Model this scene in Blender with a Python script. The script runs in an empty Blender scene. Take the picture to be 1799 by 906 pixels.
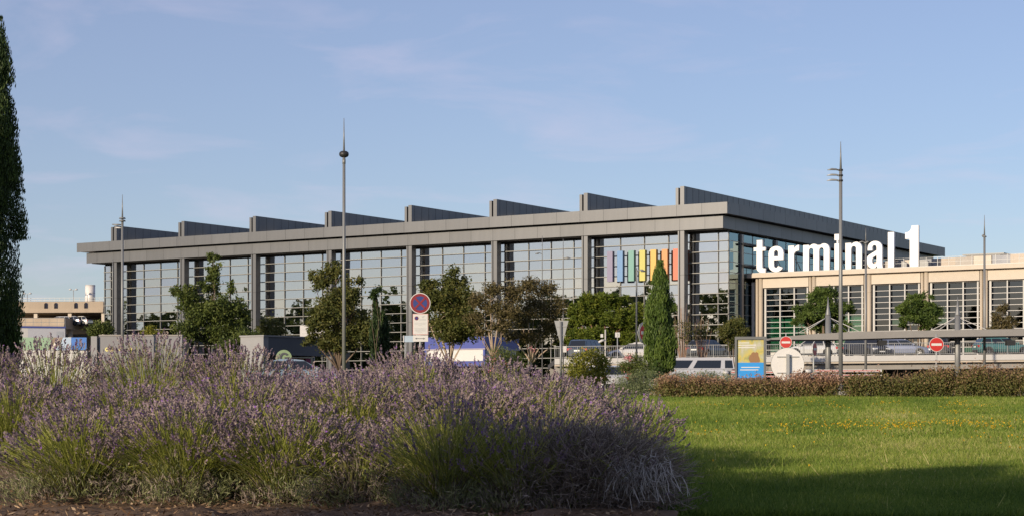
import bpy, bmesh, math, random
import numpy as np
from mathutils import Vector, Matrix, Euler

random.seed(7)
RNG = np.random.default_rng(11)
SC = bpy.context.scene
COL = SC.collection
R = math.radians

# ------------------------------------------------------------------ camera, sky, sun, exposure
EYE = 0.85            # eye above the soil of the lavender bed
FOC = 3170.0          # focal length in photograph pixels (1799 wide)
HOR = 697.0           # horizon row of the photograph
FZ = 1.15             # level of the airport forecourt (the lawn rises up to it)

cam_d = bpy.data.cameras.new("camera")
cam = bpy.data.objects.new("camera", cam_d)
COL.objects.link(cam)
cam.location = (0, 0, EYE)
cam.rotation_euler = (R(90), 0, 0)
cam_d.sensor_width = 36.0
cam_d.lens = FOC / 1799 * 36.0
cam_d.shift_y = (HOR - 453) / 1799
cam_d.clip_start = 0.1
cam_d.clip_end = 6000
SC.camera = cam

SUN_EL = R(13.0)
SUN_H = Vector((-0.6325, -0.7746))
SUN_H.normalize()
SUN_DIR = Vector((SUN_H.x * math.cos(SUN_EL), SUN_H.y * math.cos(SUN_EL), math.sin(SUN_EL)))

world = bpy.data.worlds.new("World")
SC.world = world
world.use_nodes = True
wn, wl = world.node_tree.nodes, world.node_tree.links
wn.clear()
w_out = wn.new("ShaderNodeOutputWorld")
w_bg = wn.new("ShaderNodeBackground")
w_sky = wn.new("ShaderNodeTexSky")
w_sky.sky_type = 'NISHITA'
w_sky.sun_disc = False
w_sky.sun_elevation = SUN_EL
w_sky.sun_rotation = math.atan2(SUN_H.x, SUN_H.y)
w_sky.altitude = 20
w_sky.air_density = 1.0
w_sky.dust_density = 0.35
w_sky.ozone_density = 3.2
w_bg.inputs["Strength"].default_value = 0.112
# thin high cloud veils: noise on a flat cloud layer, seen in perspective
w_tc = wn.new("ShaderNodeTexCoord")
w_sep = wn.new("ShaderNodeSeparateXYZ")
wl.new(w_tc.outputs["Generated"], w_sep.inputs[0])
def wmath(op, a, b=None):
    n = wn.new("ShaderNodeMath"); n.operation = op
    for i, v in enumerate((a, b)):
        if v is None: continue
        if isinstance(v, (int, float)): n.inputs[i].default_value = v
        else: wl.new(v, n.inputs[i])
    return n.outputs[0]
w_z = wmath('ADD', wmath('MAXIMUM', w_sep.outputs[2], 0.0), 0.09)
w_cmb = wn.new("ShaderNodeCombineXYZ")
wl.new(wmath('DIVIDE', w_sep.outputs[0], w_z), w_cmb.inputs[0])
wl.new(wmath('DIVIDE', w_sep.outputs[1], w_z), w_cmb.inputs[1])
w_ns = wn.new("ShaderNodeTexNoise")
w_ns.inputs["Scale"].default_value = 1.9
w_ns.inputs["Detail"].default_value = 7
w_ns.inputs["Roughness"].default_value = 0.56
w_ns.inputs["Distortion"].default_value = 0.5
wl.new(w_cmb.outputs[0], w_ns.inputs["Vector"])
w_rmp = wn.new("ShaderNodeValToRGB")
w_rmp.color_ramp.elements[0].position = 0.52
w_rmp.color_ramp.elements[1].position = 0.80
wl.new(w_ns.outputs["Fac"], w_rmp.inputs[0])
w_mix = wn.new("ShaderNodeMix"); w_mix.data_type = 'RGBA'
wl.new(wmath('ADD', wmath('MULTIPLY', w_rmp.outputs[0], 0.30), 0.20), w_mix.inputs[0])
wl.new(w_sky.outputs[0], w_mix.inputs[6])
w_mix.inputs[7].default_value = (6.2, 5.7, 6.4, 1)
w_grade = wn.new("ShaderNodeMix"); w_grade.data_type = 'RGBA'; w_grade.blend_type = 'MULTIPLY'; w_grade.inputs[0].default_value = 1
w_grade.inputs[7].default_value = (1.00, 0.965, 1.06, 1)
wl.new(w_mix.outputs[2], w_grade.inputs[6])
wl.new(w_grade.outputs[2], w_bg.inputs["Color"])
wl.new(w_bg.outputs[0], w_out.inputs["Surface"])

sun_d = bpy.data.lights.new("sun", 'SUN')
sun_d.energy = 4.9
sun_d.angle = R(0.55)
sun_d.color = (1.0, 0.84, 0.64)
sun = bpy.data.objects.new("sun", sun_d)
COL.objects.link(sun)
sun.rotation_euler = SUN_DIR.to_track_quat('Z', 'Y').to_euler()
sun.location = (-40, -40, 40)

SC.view_settings.view_transform = 'Standard'
SC.view_settings.look = 'None'
SC.view_settings.exposure = 0.10
SC.view_settings.gamma = 1.0
SC.view_settings.use_curve_mapping = False
SC.render.engine = 'CYCLES'
SC.cycles.max_bounces = 6
SC.cycles.transparent_max_bounces = 8
SC.cycles.caustics_reflective = False
SC.cycles.caustics_refractive = False
SC.cycles.use_denoising = True

# ------------------------------------------------------------------ helpers
def ux(px): return (px - 899.5) / FOC
def X(px, d): return ux(px) * d
def Z(py, d): return EYE + (HOR - py) / FOC * d
def sstep(a, b, x):
    t = np.clip((np.asarray(x, float) - a) / (b - a), 0, 1)
    return t * t * (3 - 2 * t)
def gz(x, y):
    x = np.asarray(x, float); y = np.asarray(y, float)
    z = np.clip((y - 12) / 38, 0, 1) * 0.85 + np.clip((y - 50) / 30, 0, 1) * 0.30
    m = 0.22 * np.exp(-((y - 16.5) / 2.6) ** 2) * (1 - sstep(0.2, 1.8, x))
    return z + m

def tag(o, label=None, cat=None, group=None, kind=None):
    if label: o["label"] = label
    if cat: o["category"] = cat
    if group: o["group"] = group
    if kind: o["kind"] = kind
    return o
def empty(name, loc=(0, 0, 0), rz=0.0, parent=None):
    o = bpy.data.objects.new(name, None)
    o.empty_display_size = 0.3
    COL.objects.link(o)
    o.location = loc
    o.rotation_euler = (0, 0, rz)
    if parent: o.parent = parent
    return o
def thing(name, label, cat, loc=(0, 0, 0), rz=0.0, group=None):
    return tag(empty(name, loc, rz), label, cat, group)
def link(name, me, parent=None, loc=(0, 0, 0), rot=(0, 0, 0)):
    o = bpy.data.objects.new(name, me)
    COL.objects.link(o)
    o.location = loc
    o.rotation_euler = rot
    if parent: o.parent = parent
    return o
def kids(o):
    return [c for c in bpy.data.objects if c.parent == o]
def copy_tree(o, parent=None, label=None, loc=None, rz=None):
    c = o.copy(); COL.objects.link(c); c.parent = parent
    if label: c["label"] = label
    if loc is not None: c.location = loc
    if rz is not None: c.rotation_euler = (0, 0, rz)
    for ch in kids(o): copy_tree(ch, c)
    return c

class MB:
    """collects faces of ONE part"""
    def __init__(s): s.v = []; s.f = []; s.m = []; s.sm = []
    def add(s, vs, fs, mi=0, smooth=False):
        b = len(s.v); s.v.extend([tuple(q) for q in vs])
        for f in fs:
            s.f.append([b + i for i in f]); s.m.append(mi); s.sm.append(smooth)
        return s
    def box(s, x0, x1, y0, y1, z0, z1, mi=0):
        v = [(x0, y0, z0), (x1, y0, z0), (x1, y1, z0), (x0, y1, z0), (x0, y0, z1), (x1, y0, z1), (x1, y1, z1), (x0, y1, z1)]
        return s.add(v, [(0, 3, 2, 1), (4, 5, 6, 7), (0, 1, 5, 4), (1, 2, 6, 5), (2, 3, 7, 6), (3, 0, 4, 7)], mi)
    def bar(s, p, q, w, h, mi=0):
        p = Vector(p); q = Vector(q); d = (q - p).normalized()
        up = Vector((0, 0, 1)) if abs(d.z) < 0.95 else Vector((1, 0, 0))
        a = d.cross(up).normalized() * w / 2; b = a.cross(d).normalized() * h / 2
        v = [p - a - b, p + a - b, p + a + b, p - a + b, q - a - b, q + a - b, q + a + b, q - a + b]
        return s.add(v, [(0, 1, 2, 3), (4, 7, 6, 5), (0, 4, 5, 1), (1, 5, 6, 2), (2, 6, 7, 3), (3, 7, 4, 0)], mi)
    def tube(s, pts, rad, n=8, mi=0, cap=True):
        pts = [Vector(p) for p in pts]; vs = []; fs = []
        if not isinstance(rad, (list, tuple)): rad = [rad] * len(pts)
        for i, p in enumerate(pts):
            d = (pts[min(i + 1, len(pts) - 1)] - pts[max(i - 1, 0)]).normalized()
            up = Vector((0, 0, 1)) if abs(d.z) < 0.9 else Vector((0, 1, 0))
            a = d.cross(up).normalized(); b = a.cross(d).normalized()
            for k in range(n):
                t = 2 * math.pi * k / n
                vs.append(p + (a * math.cos(t) + b * math.sin(t)) * rad[i])
        for i in range(len(pts) - 1):
            for k in range(n):
                k2 = (k + 1) % n
                fs.append((i * n + k, i * n + k2, (i + 1) * n + k2, (i + 1) * n + k))
        s.add(vs, fs, mi, True)
        if cap:
            b = len(s.v) - len(vs)
            s.f.append([b + k for k in range(n)][::-1]); s.m.append(mi); s.sm.append(False)
            s.f.append([b + (len(pts) - 1) * n + k for k in range(n)]); s.m.append(mi); s.sm.append(False)
        return s
    def prism(s, poly, y0, y1, mi=0):
        """polygon in x,z pushed from y0 to y1"""
        n = len(poly)
        v = [(x, y0, z) for x, z in poly] + [(x, y1, z) for x, z in poly]
        fs = [tuple(range(n)), tuple(range(2 * n - 1, n - 1, -1))]
        fs += [(i, i + n, (i + 1) % n + n, (i + 1) % n) for i in range(n)]
        return s.add(v, fs, mi)
    def disc(s, c, r, nrm, n=28, mi=0, rz=None, thick=0.0):
        c = Vector(c); nrm = Vector(nrm).normalized()
        up = Vector((0, 0, 1)) if abs(nrm.z) < 0.9 else Vector((1, 0, 0))
        a = up.cross(nrm).normalized(); b = nrm.cross(a).normalized()
        rz = rz or r
        ring = [c + a * math.cos(2 * math.pi * k / n) * r + b * math.sin(2 * math.pi * k / n) * rz for k in range(n)]
        if thick <= 0: return s.add(ring, [tuple(range(n))], mi)
        back = [p - nrm * thick for p in ring]
        return s.add(ring + back, [tuple(range(n)), tuple(range(2 * n - 1, n - 1, -1))] +
                     [(k, k + n, (k + 1) % n + n, (k + 1) % n) for k in range(n)], mi)
    def mesh(s, name, mats):
        me = bpy.data.meshes.new(name)
        me.from_pydata(s.v, [], s.f)
        if not isinstance(mats, (list, tuple)): mats = [mats]
        for m in mats: me.materials.append(m)
        me.polygons.foreach_set("material_index", s.m)
        me.polygons.foreach_set("use_smooth", s.sm)
        me.update()
        return me
    def build(s, name, mats, parent=None, loc=(0, 0, 0), rot=(0, 0, 0)):
        me = s.mesh(name, mats)
        bm = bmesh.new(); bm.from_mesh(me)
        bmesh.ops.recalc_face_normals(bm, faces=bm.faces)
        bm.to_mesh(me); bm.free()
        return link(name, me, parent, loc, rot)

def quads_mesh(name, V, mats, tint=None, mi=None, smooth=False):
    """V: (N,4,3) array of quads -> one mesh, face attribute 'tint'"""
    N = len(V)
    me = bpy.data.meshes.new(name)
    me.vertices.add(N * 4); me.vertices.foreach_set("co", np.ascontiguousarray(V, np.float32).ravel())
    me.loops.add(N * 4); me.loops.foreach_set("vertex_index", np.arange(N * 4, dtype=np.int32))
    me.polygons.add(N); me.polygons.foreach_set("loop_start", np.arange(0, N * 4, 4, dtype=np.int32))
    if not isinstance(mats, (list, tuple)): mats = [mats]
    for m in mats: me.materials.append(m)
    if mi is not None: me.polygons.foreach_set("material_index", np.ascontiguousarray(mi, np.int32))
    me.update(calc_edges=True)
    if tint is not None:
        at = me.attributes.new("tint", 'FLOAT', 'FACE')
        at.data.foreach_set("value", np.ascontiguousarray(tint, np.float32))
    return me
def nrm(a):
    return a / np.maximum(np.linalg.norm(a, axis=-1, keepdims=True), 1e-9)
def rnd_dir(n):
    return nrm(RNG.normal(size=(n, 3)))
def rhombi(P, D, L, W, side=None):
    """leaf shaped quads at P along D"""
    n = len(P)
    if side is None: side = rnd_dir(n)
    S = nrm(np.cross(D, side))
    L = np.broadcast_to(np.asarray(L, float), (n,))[:, None]; W = np.broadcast_to(np.asarray(W, float), (n,))[:, None]
    return np.stack([P - D * L / 2, P + S * W / 2 - D * L * 0.05, P + D * L / 2, P - S * W / 2 - D * L * 0.05], 1)
def strips(A, B, wa, wb, side=None):
    """thin quads from A to B"""
    D = nrm(B - A)
    if side is None: side = rnd_dir(len(A))
    S = nrm(np.cross(D, side))
    wa = np.broadcast_to(np.asarray(wa, float), (len(A),))[:, None]; wb = np.broadcast_to(np.asarray(wb, float), (len(A),))[:, None]
    return np.stack([A - S * wa / 2, A + S * wa / 2, B + S * wb / 2, B - S * wb / 2], 1)

# ------------------------------------------------------------------ materials
MATS = {}
def mat(name, col, rough=0.6, metal=0.0, var=0.12, scale=3.0, bump=0.0, spec=0.5, coords='Object', emit=None, streak=False):
    if name in MATS: return MATS[name]
    m = bpy.data.materials.new(name); m.use_nodes = True
    nt = m.node_tree; n, l = nt.nodes, nt.links
    b = n["Principled BSDF"]
    b.inputs["Roughness"].default_value = rough
    b.inputs["Metallic"].default_value = metal
    b.inputs["Specular IOR Level"].default_value = spec
    tc = n.new("ShaderNodeTexCoord")
    ns = n.new("ShaderNodeTexNoise")
    ns.inputs["Scale"].default_value = scale; ns.inputs["Detail"].default_value = 6; ns.inputs["Roughness"].default_value = 0.62
    if streak:
        mp = n.new("ShaderNodeMapping"); mp.inputs["Scale"].default_value = (1, 1, 0.12)
        l.new(tc.outputs[coords], mp.inputs[0]); l.new(mp.outputs[0], ns.inputs["Vector"])
    else:
        l.new(tc.outputs[coords], ns.inputs["Vector"])
    oi = n.new("ShaderNodeObjectInfo")
    ad = n.new("ShaderNodeMath"); ad.operation = 'MULTIPLY_ADD'
    l.new(oi.outputs["Random"], ad.inputs[0]); ad.inputs[1].default_value = 0.35
    l.new(ns.outputs["Fac"], ad.inputs[2])
    mr = n.new("ShaderNodeMapRange")
    mr.inputs["From Min"].default_value = 0.35; mr.inputs["From Max"].default_value = 1.0
    mr.inputs["To Min"].default_value = 1 - var; mr.inputs["To Max"].default_value = 1 + var
    l.new(ad.outputs[0], mr.inputs[0])
    mx = n.new("ShaderNodeMix"); mx.data_type = 'RGBA'; mx.blend_type = 'MULTIPLY'; mx.inputs[0].default_value = 1
    mx.inputs[6].default_value = (*col, 1)
    l.new(mr.outputs[0], mx.inputs[7]); l.new(mx.outputs[2], b.inputs["Base Color"])
    if bump:
        bp = n.new("ShaderNodeBump"); bp.inputs["Strength"].default_value = bump; bp.inputs["Distance"].default_value = 0.02
        l.new(ns.outputs["Fac"], bp.inputs["Height"]); l.new(bp.outputs[0], b.inputs["Normal"])
    if emit:
        b.inputs["Emission Color"].default_value = (*col, 1); b.inputs["Emission Strength"].default_value = emit
    MATS[name] = m
    return m
def leafmat(name, stops, transl=0.3, rough=0.55, attr="tint"):
    """leaf colour picked from a ramp by the per-leaf attribute"""
    m = bpy.data.materials.new(name); m.use_nodes = True
    nt = m.node_tree; n, l = nt.nodes, nt.links
    b = n["Principled BSDF"]; b.inputs["Roughness"].default_value = rough
    b.inputs["Specular IOR Level"].default_value = 0.25
    at = n.new("ShaderNodeAttribute"); at.attribute_name = attr
    rp = n.new("ShaderNodeValToRGB"); cr = rp.color_ramp
    cr.elements[0].position = stops[0][0]; cr.elements[0].color = (*stops[0][1], 1)
    cr.elements[1].position = stops[-1][0]; cr.elements[1].color = (*stops[-1][1], 1)
    for p, c in stops[1:-1]:
        e = cr.elements.new(p); e.color = (*c, 1)
    l.new(at.outputs["Fac"], rp.inputs[0]); l.new(rp.outputs[0], b.inputs["Base Color"])
    tr = n.new("ShaderNodeBsdfTranslucent"); l.new(rp.outputs[0], tr.inputs[0])
    mx = n.new("ShaderNodeMixShader"); mx.inputs[0].default_value = transl
    out = n["Material Output"]
    l.new(b.outputs[0], mx.inputs[1]); l.new(tr.outputs[0], mx.inputs[2]); l.new(mx.outputs[0], out.inputs[0])
    MATS[name] = m
    return m
def glassmat(name, tint, refl=0.45, gloss=(0.9, 0.93, 0.95), rough=0.015, wave=0.0):
    m = bpy.data.materials.new(name); m.use_nodes = True
    nt = m.node_tree; n, l = nt.nodes, nt.links
    n.remove(n["Principled BSDF"])
    tr = n.new("ShaderNodeBsdfTransparent"); tr.inputs[0].default_value = (*tint, 1)
    gl = n.new("ShaderNodeBsdfGlossy"); gl.inputs[0].default_value = (*gloss, 1); gl.inputs["Roughness"].default_value = rough
    lw = n.new("ShaderNodeLayerWeight"); lw.inputs[0].default_value = 0.25
    mr = n.new("ShaderNodeMapRange"); mr.inputs["To Min"].default_value = refl; mr.inputs["To Max"].default_value = 1.0
    l.new(lw.outputs["Fresnel"], mr.inputs[0])
    mx = n.new("ShaderNodeMixShader")
    l.new(mr.outputs[0], mx.inputs[0]); l.new(tr.outputs[0], mx.inputs[1]); l.new(gl.outputs[0], mx.inputs[2])
    l.new(mx.outputs[0], n["Material Output"].inputs[0])
    if wave:
        tc = n.new("ShaderNodeTexCoord"); ns = n.new("ShaderNodeTexNoise"); ns.inputs["Scale"].default_value = 0.9
        l.new(tc.outputs["Object"], ns.inputs["Vector"])
        bp = n.new("ShaderNodeBump"); bp.inputs["Strength"].default_value = wave; bp.inputs["Distance"].default_value = 0.01
        l.new(ns.outputs["Fac"], bp.inputs["Height"]); l.new(bp.outputs[0], gl.inputs["Normal"])
    MATS[name] = m
    return m

M_CLAD = mat("grey_cladding", (0.152, 0.155, 0.160), 0.44, 0.55, 0.10, 0.9, streak=True)
M_CLADD = mat("dark_cladding", (0.06, 0.065, 0.072), 0.40, 0.35, 0.06, 0.7)
M_DARK = mat("dark_joint", (0.02, 0.022, 0.025), 0.7)
M_FRAME = mat("pale_mullion", (0.27, 0.27, 0.25), 0.4, 0.0, 0.05)
M_WHITE = mat("white_paint", (0.52, 0.51, 0.49), 0.45, 0, 0.04)
M_BAR = mat("window_bar", (0.43, 0.425, 0.41), 0.5, 0, 0.05)
M_LETTER = mat("letter_white", (0.80, 0.80, 0.79), 0.5, 0, 0.02)
M_GREYM = mat("grey_metal", (0.20, 0.205, 0.205), 0.45, 0.2, 0.08)
M_GALV = mat("galvanised_steel", (0.34, 0.345, 0.34), 0.45, 0.2, 0.10)
M_BLACKM = mat("black_metal", (0.03, 0.03, 0.032), 0.5, 0.2, 0.1)
M_BEIGE = mat("beige_concrete", (0.52, 0.455, 0.375), 0.75, 0, 0.08, 1.6, 0.05)
M_BEIGE2 = mat("beige_column", (0.44, 0.375, 0.295), 0.75, 0, 0.10, 2.2, 0.05, streak=True)
M_CONC = mat("weathered_concrete", (0.38, 0.31, 0.235), 0.85, 0, 0.22, 0.5, 0.2, streak=True)
M_CONCG = mat("grey_concrete", (0.27, 0.255, 0.235), 0.85, 0, 0.18, 0.9, 0.15, streak=True)
M_ASPH = mat("asphalt", (0.055, 0.055, 0.056), 0.9, 0, 0.25, 6, 0.2)
M_GLASS = glassmat("facade_glass", (0.40, 0.43, 0.46), 0.56, (0.95, 0.92, 0.90), 0.012, 0.25)
M_GLASS2 = glassmat("side_glass", (0.25, 0.36, 0.37), 0.28, (0.66, 0.86, 0.90), 0.012, 0.2)
M_GLASSB = glassmat("dark_window_glass", (0.10, 0.12, 0.13), 0.10, (0.55, 0.60, 0.66), 0.02, 0.2)
M_GLASSG = glassmat("mint_window_glass", (0.36, 0.60, 0.50), 0.08, (0.8, 0.95, 0.88), 0.03, 0.1)
M_INT = mat("interior_wall", (0.34, 0.34, 0.35), 0.8, 0, 0.3, 0.25)
M_INTF = mat("interior_floor", (0.30, 0.30, 0.29), 0.7, 0, 0.1)
M_BARK = mat("bark", (0.16, 0.115, 0.08), 0.9, 0, 0.3, 8, 0.4, streak=True)
M_BARKP = mat("pale_bark", (0.34, 0.26, 0.19), 0.9, 0, 0.25, 8, 0.3, streak=True)
M_TYRE = mat("tyre_rubber", (0.02, 0.02, 0.02), 0.85)
M_RIM = mat("wheel_rim", (0.45, 0.46, 0.47), 0.3, 0.8)
M_CARGL = mat("car_glass", (0.012, 0.015, 0.018), 0.05, 0.0, 0.0, 1, 0, 0.9)
M_REDL = mat("red_lamp", (0.45, 0.02, 0.02), 0.25)
M_CLEARL = mat("clear_lamp", (0.7, 0.72, 0.74), 0.15)
M_PLATE = mat("number_plate", (0.75, 0.75, 0.72), 0.4)
M_TRIM = mat("black_trim", (0.025, 0.025, 0.027), 0.55)
M_SIGNR = mat("sign_red", (0.44, 0.020, 0.018), 0.45, 0, 0.03)
M_SIGND = mat("sign_red_shaded", (0.19, 0.008, 0.016), 0.45, 0, 0.05)  # red of the no stopping sign, darkened to carry its shade
M_SIGNB = mat("sign_blue_shaded", (0.018, 0.035, 0.17), 0.45, 0, 0.05)  # same sign's blue, its shade put into the colour
M_SIGNW = mat("sign_white", (0.56, 0.55, 0.54), 0.45, 0, 0.03)
M_INK = mat("print_grey", (0.12, 0.12, 0.13), 0.6)

# ================================================================== THE SETTING
def ground_sheet():
    xs = np.concatenate([[-3000, -900, -300, -120, -60], np.arange(-30, 31, 0.6), [60, 120, 300, 900, 3000]])
    ys = np.concatenate([[-2000, -500, -120, -40], np.arange(-10, 60, 0.6), np.arange(60, 101, 4), [140, 200, 300, 600, 1500, 4000]])
    gx, gy = np.meshgrid(xs, ys)
    g = gz(gx, gy)
    bumps = 0.018 * np.sin(gx * 1.7 + gy * 0.9) * np.sin(gy * 1.3 - gx * 0.6) * (gy < 60)
    v = np.stack([gx, gy, g + bumps], -1).reshape(-1, 3)
    nx = len(xs)
    f = [(j * nx + i, j * nx + i + 1, (j + 1) * nx + i + 1, (j + 1) * nx + i) for j in range(len(ys) - 1) for i in range(nx - 1)]
    me = bpy.data.meshes.new("ground"); me.from_pydata(v.tolist(), [], f)
    m = bpy.data.materials.new("lawn_soil"); m.use_nodes = True
    n, l = m.node_tree.nodes, m.node_tree.links
    b = n["Principled BSDF"]; b.inputs["Roughness"].default_value = 1.0; b.inputs["Specular IOR Level"].default_value = 0.0
    tc = n.new("ShaderNodeTexCoord"); ns = n.new("ShaderNodeTexNoise"); ns.inputs["Scale"].default_value = 1.2; ns.inputs["Detail"].default_value = 8
    l.new(tc.outputs["Object"], ns.inputs["Vector"])
    rp = n.new("ShaderNodeValToRGB")
    rp.color_ramp.elements[0].position = 0.3; rp.color_ramp.elements[0].color = (0.13, 0.165, 0.03, 1)
    rp.color_ramp.elements[1].position = 0.7; rp.color_ramp.elements[1].color = (0.22, 0.24, 0.05, 1)
    l.new(ns.outputs["Fac"], rp.inputs[0]); l.new(rp.outputs[0], b.inputs["Base Color"])
    me.materials.append(m); me.polygons.foreach_set("use_smooth", [True] * len(f)); me.update()
    tag(link("ground", me), kind="structure")
ground_sheet()

# bare mulch of the lavender bed, a sheet just above the lawn
def bed():
    xs = np.linspace(-6.5, 0.98, 40); ys = np.linspace(10.5, 19.5, 40)
    gx, gy = np.meshgrid(xs, ys)
    gx = gx + (0.14 * np.sin(gy * 3.1) + .09 * np.sin(gy * 7.7)) * (gx > 0.7)
    v = np.stack([gx, gy, gz(gx, gy) + 0.03 + 0.02 * RNG.normal(size=gx.shape)], -1).reshape(-1, 3)
    f = [(j * 40 + i, j * 40 + i + 1, (j + 1) * 40 + i + 1, (j + 1) * 40 + i) for j in range(39) for i in range(39)]
    me = bpy.data.meshes.new("flower_bed_soil"); me.from_pydata(v.tolist(), [], f)
    me.materials.append(mat("mulch", (0.17, 0.105, 0.06), 0.95, 0, 0.45, 14, 0.6)); me.update()
    tag(link("flower_bed_soil", me), kind="structure")
    # chips of bark and dry leaves lying on it
    n = 5200
    P = np.stack([RNG.uniform(-4.6, 1.0, n), RNG.uniform(11.6, 14.6, n), np.zeros(n)], 1)
    P[:, 2] = gz(P[:, 0], P[:, 1]) + 0.045 + RNG.uniform(0, 0.03, n)
    D = nrm(np.stack([RNG.normal(size=n), RNG.normal(size=n), RNG.normal(size=n) * 0.35], 1))
    S = np.tile([0, 0, 1.0], (n, 1)) + RNG.normal(size=(n, 3)) * 0.4
    V = rhombi(P, D, RNG.uniform(0.02, 0.07, n), RNG.uniform(0.008, 0.025, n), nrm(S))
    lm = leafmat("bark_chips", [(0, (0.10, 0.055, 0.03)), (0.6, (0.24, 0.15, 0.085)), (1, (0.40, 0.29, 0.18))], 0.05, 0.9)
    tag(link("bark_mulch", quads_mesh("bark_mulch", V, lm, RNG.random(n))), "brown bark chips scattered under the lavender", "mulch", kind="stuff")
bed()

mb = MB().add([(-160, 82, FZ + 0.02), (160, 82, FZ + 0.02), (160, 330, FZ + 0.02), (-160, 330, FZ + 0.02)], [(0, 1, 2, 3)])
tag(mb.build("road", M_ASPH), kind="structure")
mb = MB().add([(-160, 56.5, gz(0, 56.5) + 0.03), (160, 56.5, gz(0, 56.5) + 0.03), (160, 66, gz(0, 66) + 0.03), (-160, 66, gz(0, 66) + 0.03)], [(0, 1, 2, 3)])
tag(mb.build("ring_road", M_ASPH), kind="structure")
mb = MB().prism([(-160, 0.0), (160, 0.0), (160, 0.13), (-160, 0.13)], 0, 0.25)
tag(mb.build("kerb", M_CONCG, None, (0, 56.2, float(gz(0, 56.2)))), kind="structure")

# ================================================================== MAIN TERMINAL (glass hall)
C0 = Vector((23.86, 200.0))
E1 = Vector((-0.8446, 0.5355)); E2 = Vector((0.5355, 0.8446))
RZ = math.atan2(-0.5355, 0.8446)
def apx(px, b):
    """metres along the facade (leftwards from the corner) of the image column px on the plane b metres behind the corner"""
    u = ux(px)
    return (C0.x + E2.x * b - u * (C0.y + E2.y * b)) / (-E1.x + E1.y * u)
def dep(a, b): return C0.y + E1.y * a + E2.y * b
def zl(py, a, b): return Z(py, dep(a, b)) - FZ      # height above the forecourt

LEN, DEP = 100.8, 72.5
term = thing("terminal_hall", "long grey glass terminal hall with dark roof fins and deep overhanging fascia", "building", (C0.x, C0.y, FZ), RZ)
PW = 3.15
def sbox(a0, a1, b0, b1, z0, z1): return MB().box(-a1, -a0, b0, b1, z0, z1)

# roof volumes behind the cladding
sbox(0.3, LEN - 0.3, 0.3, DEP - 0.3, 20.06, 21.05).build("roof", M_CLADD, term)
sbox(1.25, LEN - 1.6, 1.15, DEP - 1.4, 18.56, 19.86).build("roof_beam", M_CLADD, term)
sbox(1.7, LEN - 2.0, 1.5, DEP - 1.8, 19.87, 20.05).build("shadow_gap", M_DARK, term)
sbox(1.35, LEN - 1.7, 1.25, DEP - 1.5, 18.46, 18.55).build("soffit", mat("soffit_grey", (0.13, 0.13, 0.13), 0.6), term)

me_pu = MB().box(-PW / 2 + 0.012, PW / 2 - 0.012, 0, 0.1, 20.02, 21.3).mesh("panel", M_CLAD)
me_pl = MB().box(-PW / 2 + 0.012, PW / 2 - 0.012, 0, 0.1, 18.5, 19.9).mesh("panel", M_CLAD)
for i in range(32):
    a = PW * (i + 0.5)
    link("panel", me_pu, term, (-a, RNG.uniform(0, 0.008), 0))
    if 0 < i < 31:
        link("panel", me_pl, term, (-a, 0.8 + RNG.uniform(0, 0.008), 0))
mb = MB().box(-PW / 2 + 0.012, PW / 2 - 0.012 - 0.9, 0, 0.1, 18.5, 19.9)
mb.build("panel", M_CLAD, term, (-PW / 2, 0.8, 0))
mb = MB().box(-PW / 2 + 0.012 + 1.1, PW / 2 - 0.012, 0, 0.1, 18.5, 19.9)
mb.build("panel", M_CLAD, term, (-PW * 31.5, 0.8, 0))
me_su = MB().box(-0.1, 0, 0.012, PW - 0.012, 20.02, 21.3).mesh("panel", M_CLAD)
me_sl = MB().box(-0.1, 0, 0.012, PW - 0.012, 18.5, 19.9).mesh("panel", M_CLAD)
for i in range(23):
    link("panel", me_su, term, (-RNG.uniform(0, 0.008), 0.102 + PW * i, 0))
    if i < 22: link("panel", me_sl, term, (-0.9 - RNG.uniform(0, 0.008), 0.902 + PW * i, 0))
# parapet coping
MB().box(-LEN, 0.0, 0.11, 0.5, 21.06, 21.27).build("coping", M_CLADD, term)

BAY = 4 * PW
for k in range(8):
    a = 5.82 + BAY * k
    # fin above the roof: broad blade, slot, slim blade
    f = MB()
    f.box(-(a + 0.51), -a, 0.95, DEP - 0.2, 21.05, 23.5)
    f.box(-(a + 1.08), -(a + 0.73), 0.95, DEP - 0.2, 21.05, 23.35)
    f.box(-(a + 0.73), -(a + 0.51), 1.6, DEP - 0.3, 21.05, 23.2, 1)
    fo = f.build("roof_fin", [M_CLAD, M_DARK], term)
    # upright seams on the fin's long face
    sm = MB()
    for j in range(46):
        y = 1.6 + j * 1.52
        sm.box(-a - 0.004, -a + 0.014, y, y + 0.035, 21.3, 23.46)
    so = sm.build("seam", M_CLADD, fo); so["kind"] = "stuff"
    # column
    c = MB()
    c.box(-(a + 0.51), -a, 0.96, 1.91, 0, 18.455)
    c.box(-(a + 0.81), -(a + 0.63), 0.96, 1.91, 0, 18.455)
    c.box(-(a + 0.63), -(a + 0.51), 1.15, 1.85, 0, 18.45, 1)
    for zz in (4.5, 9.0, 13.5): c.box(-(a + 0.516), -a + 0.006, 0.954, 1.916, zz, zz + 0.03, 1)
    c.build("column", [M_CLAD, M_DARK], term)
    # pale roof light kerb seen between two fins
    if k: MB().box(-(a - 0.3), -(a - 4.2), 6.0, 9.0, 21.05, 21.95).build("roof_light", M_WHITE, term)

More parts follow.
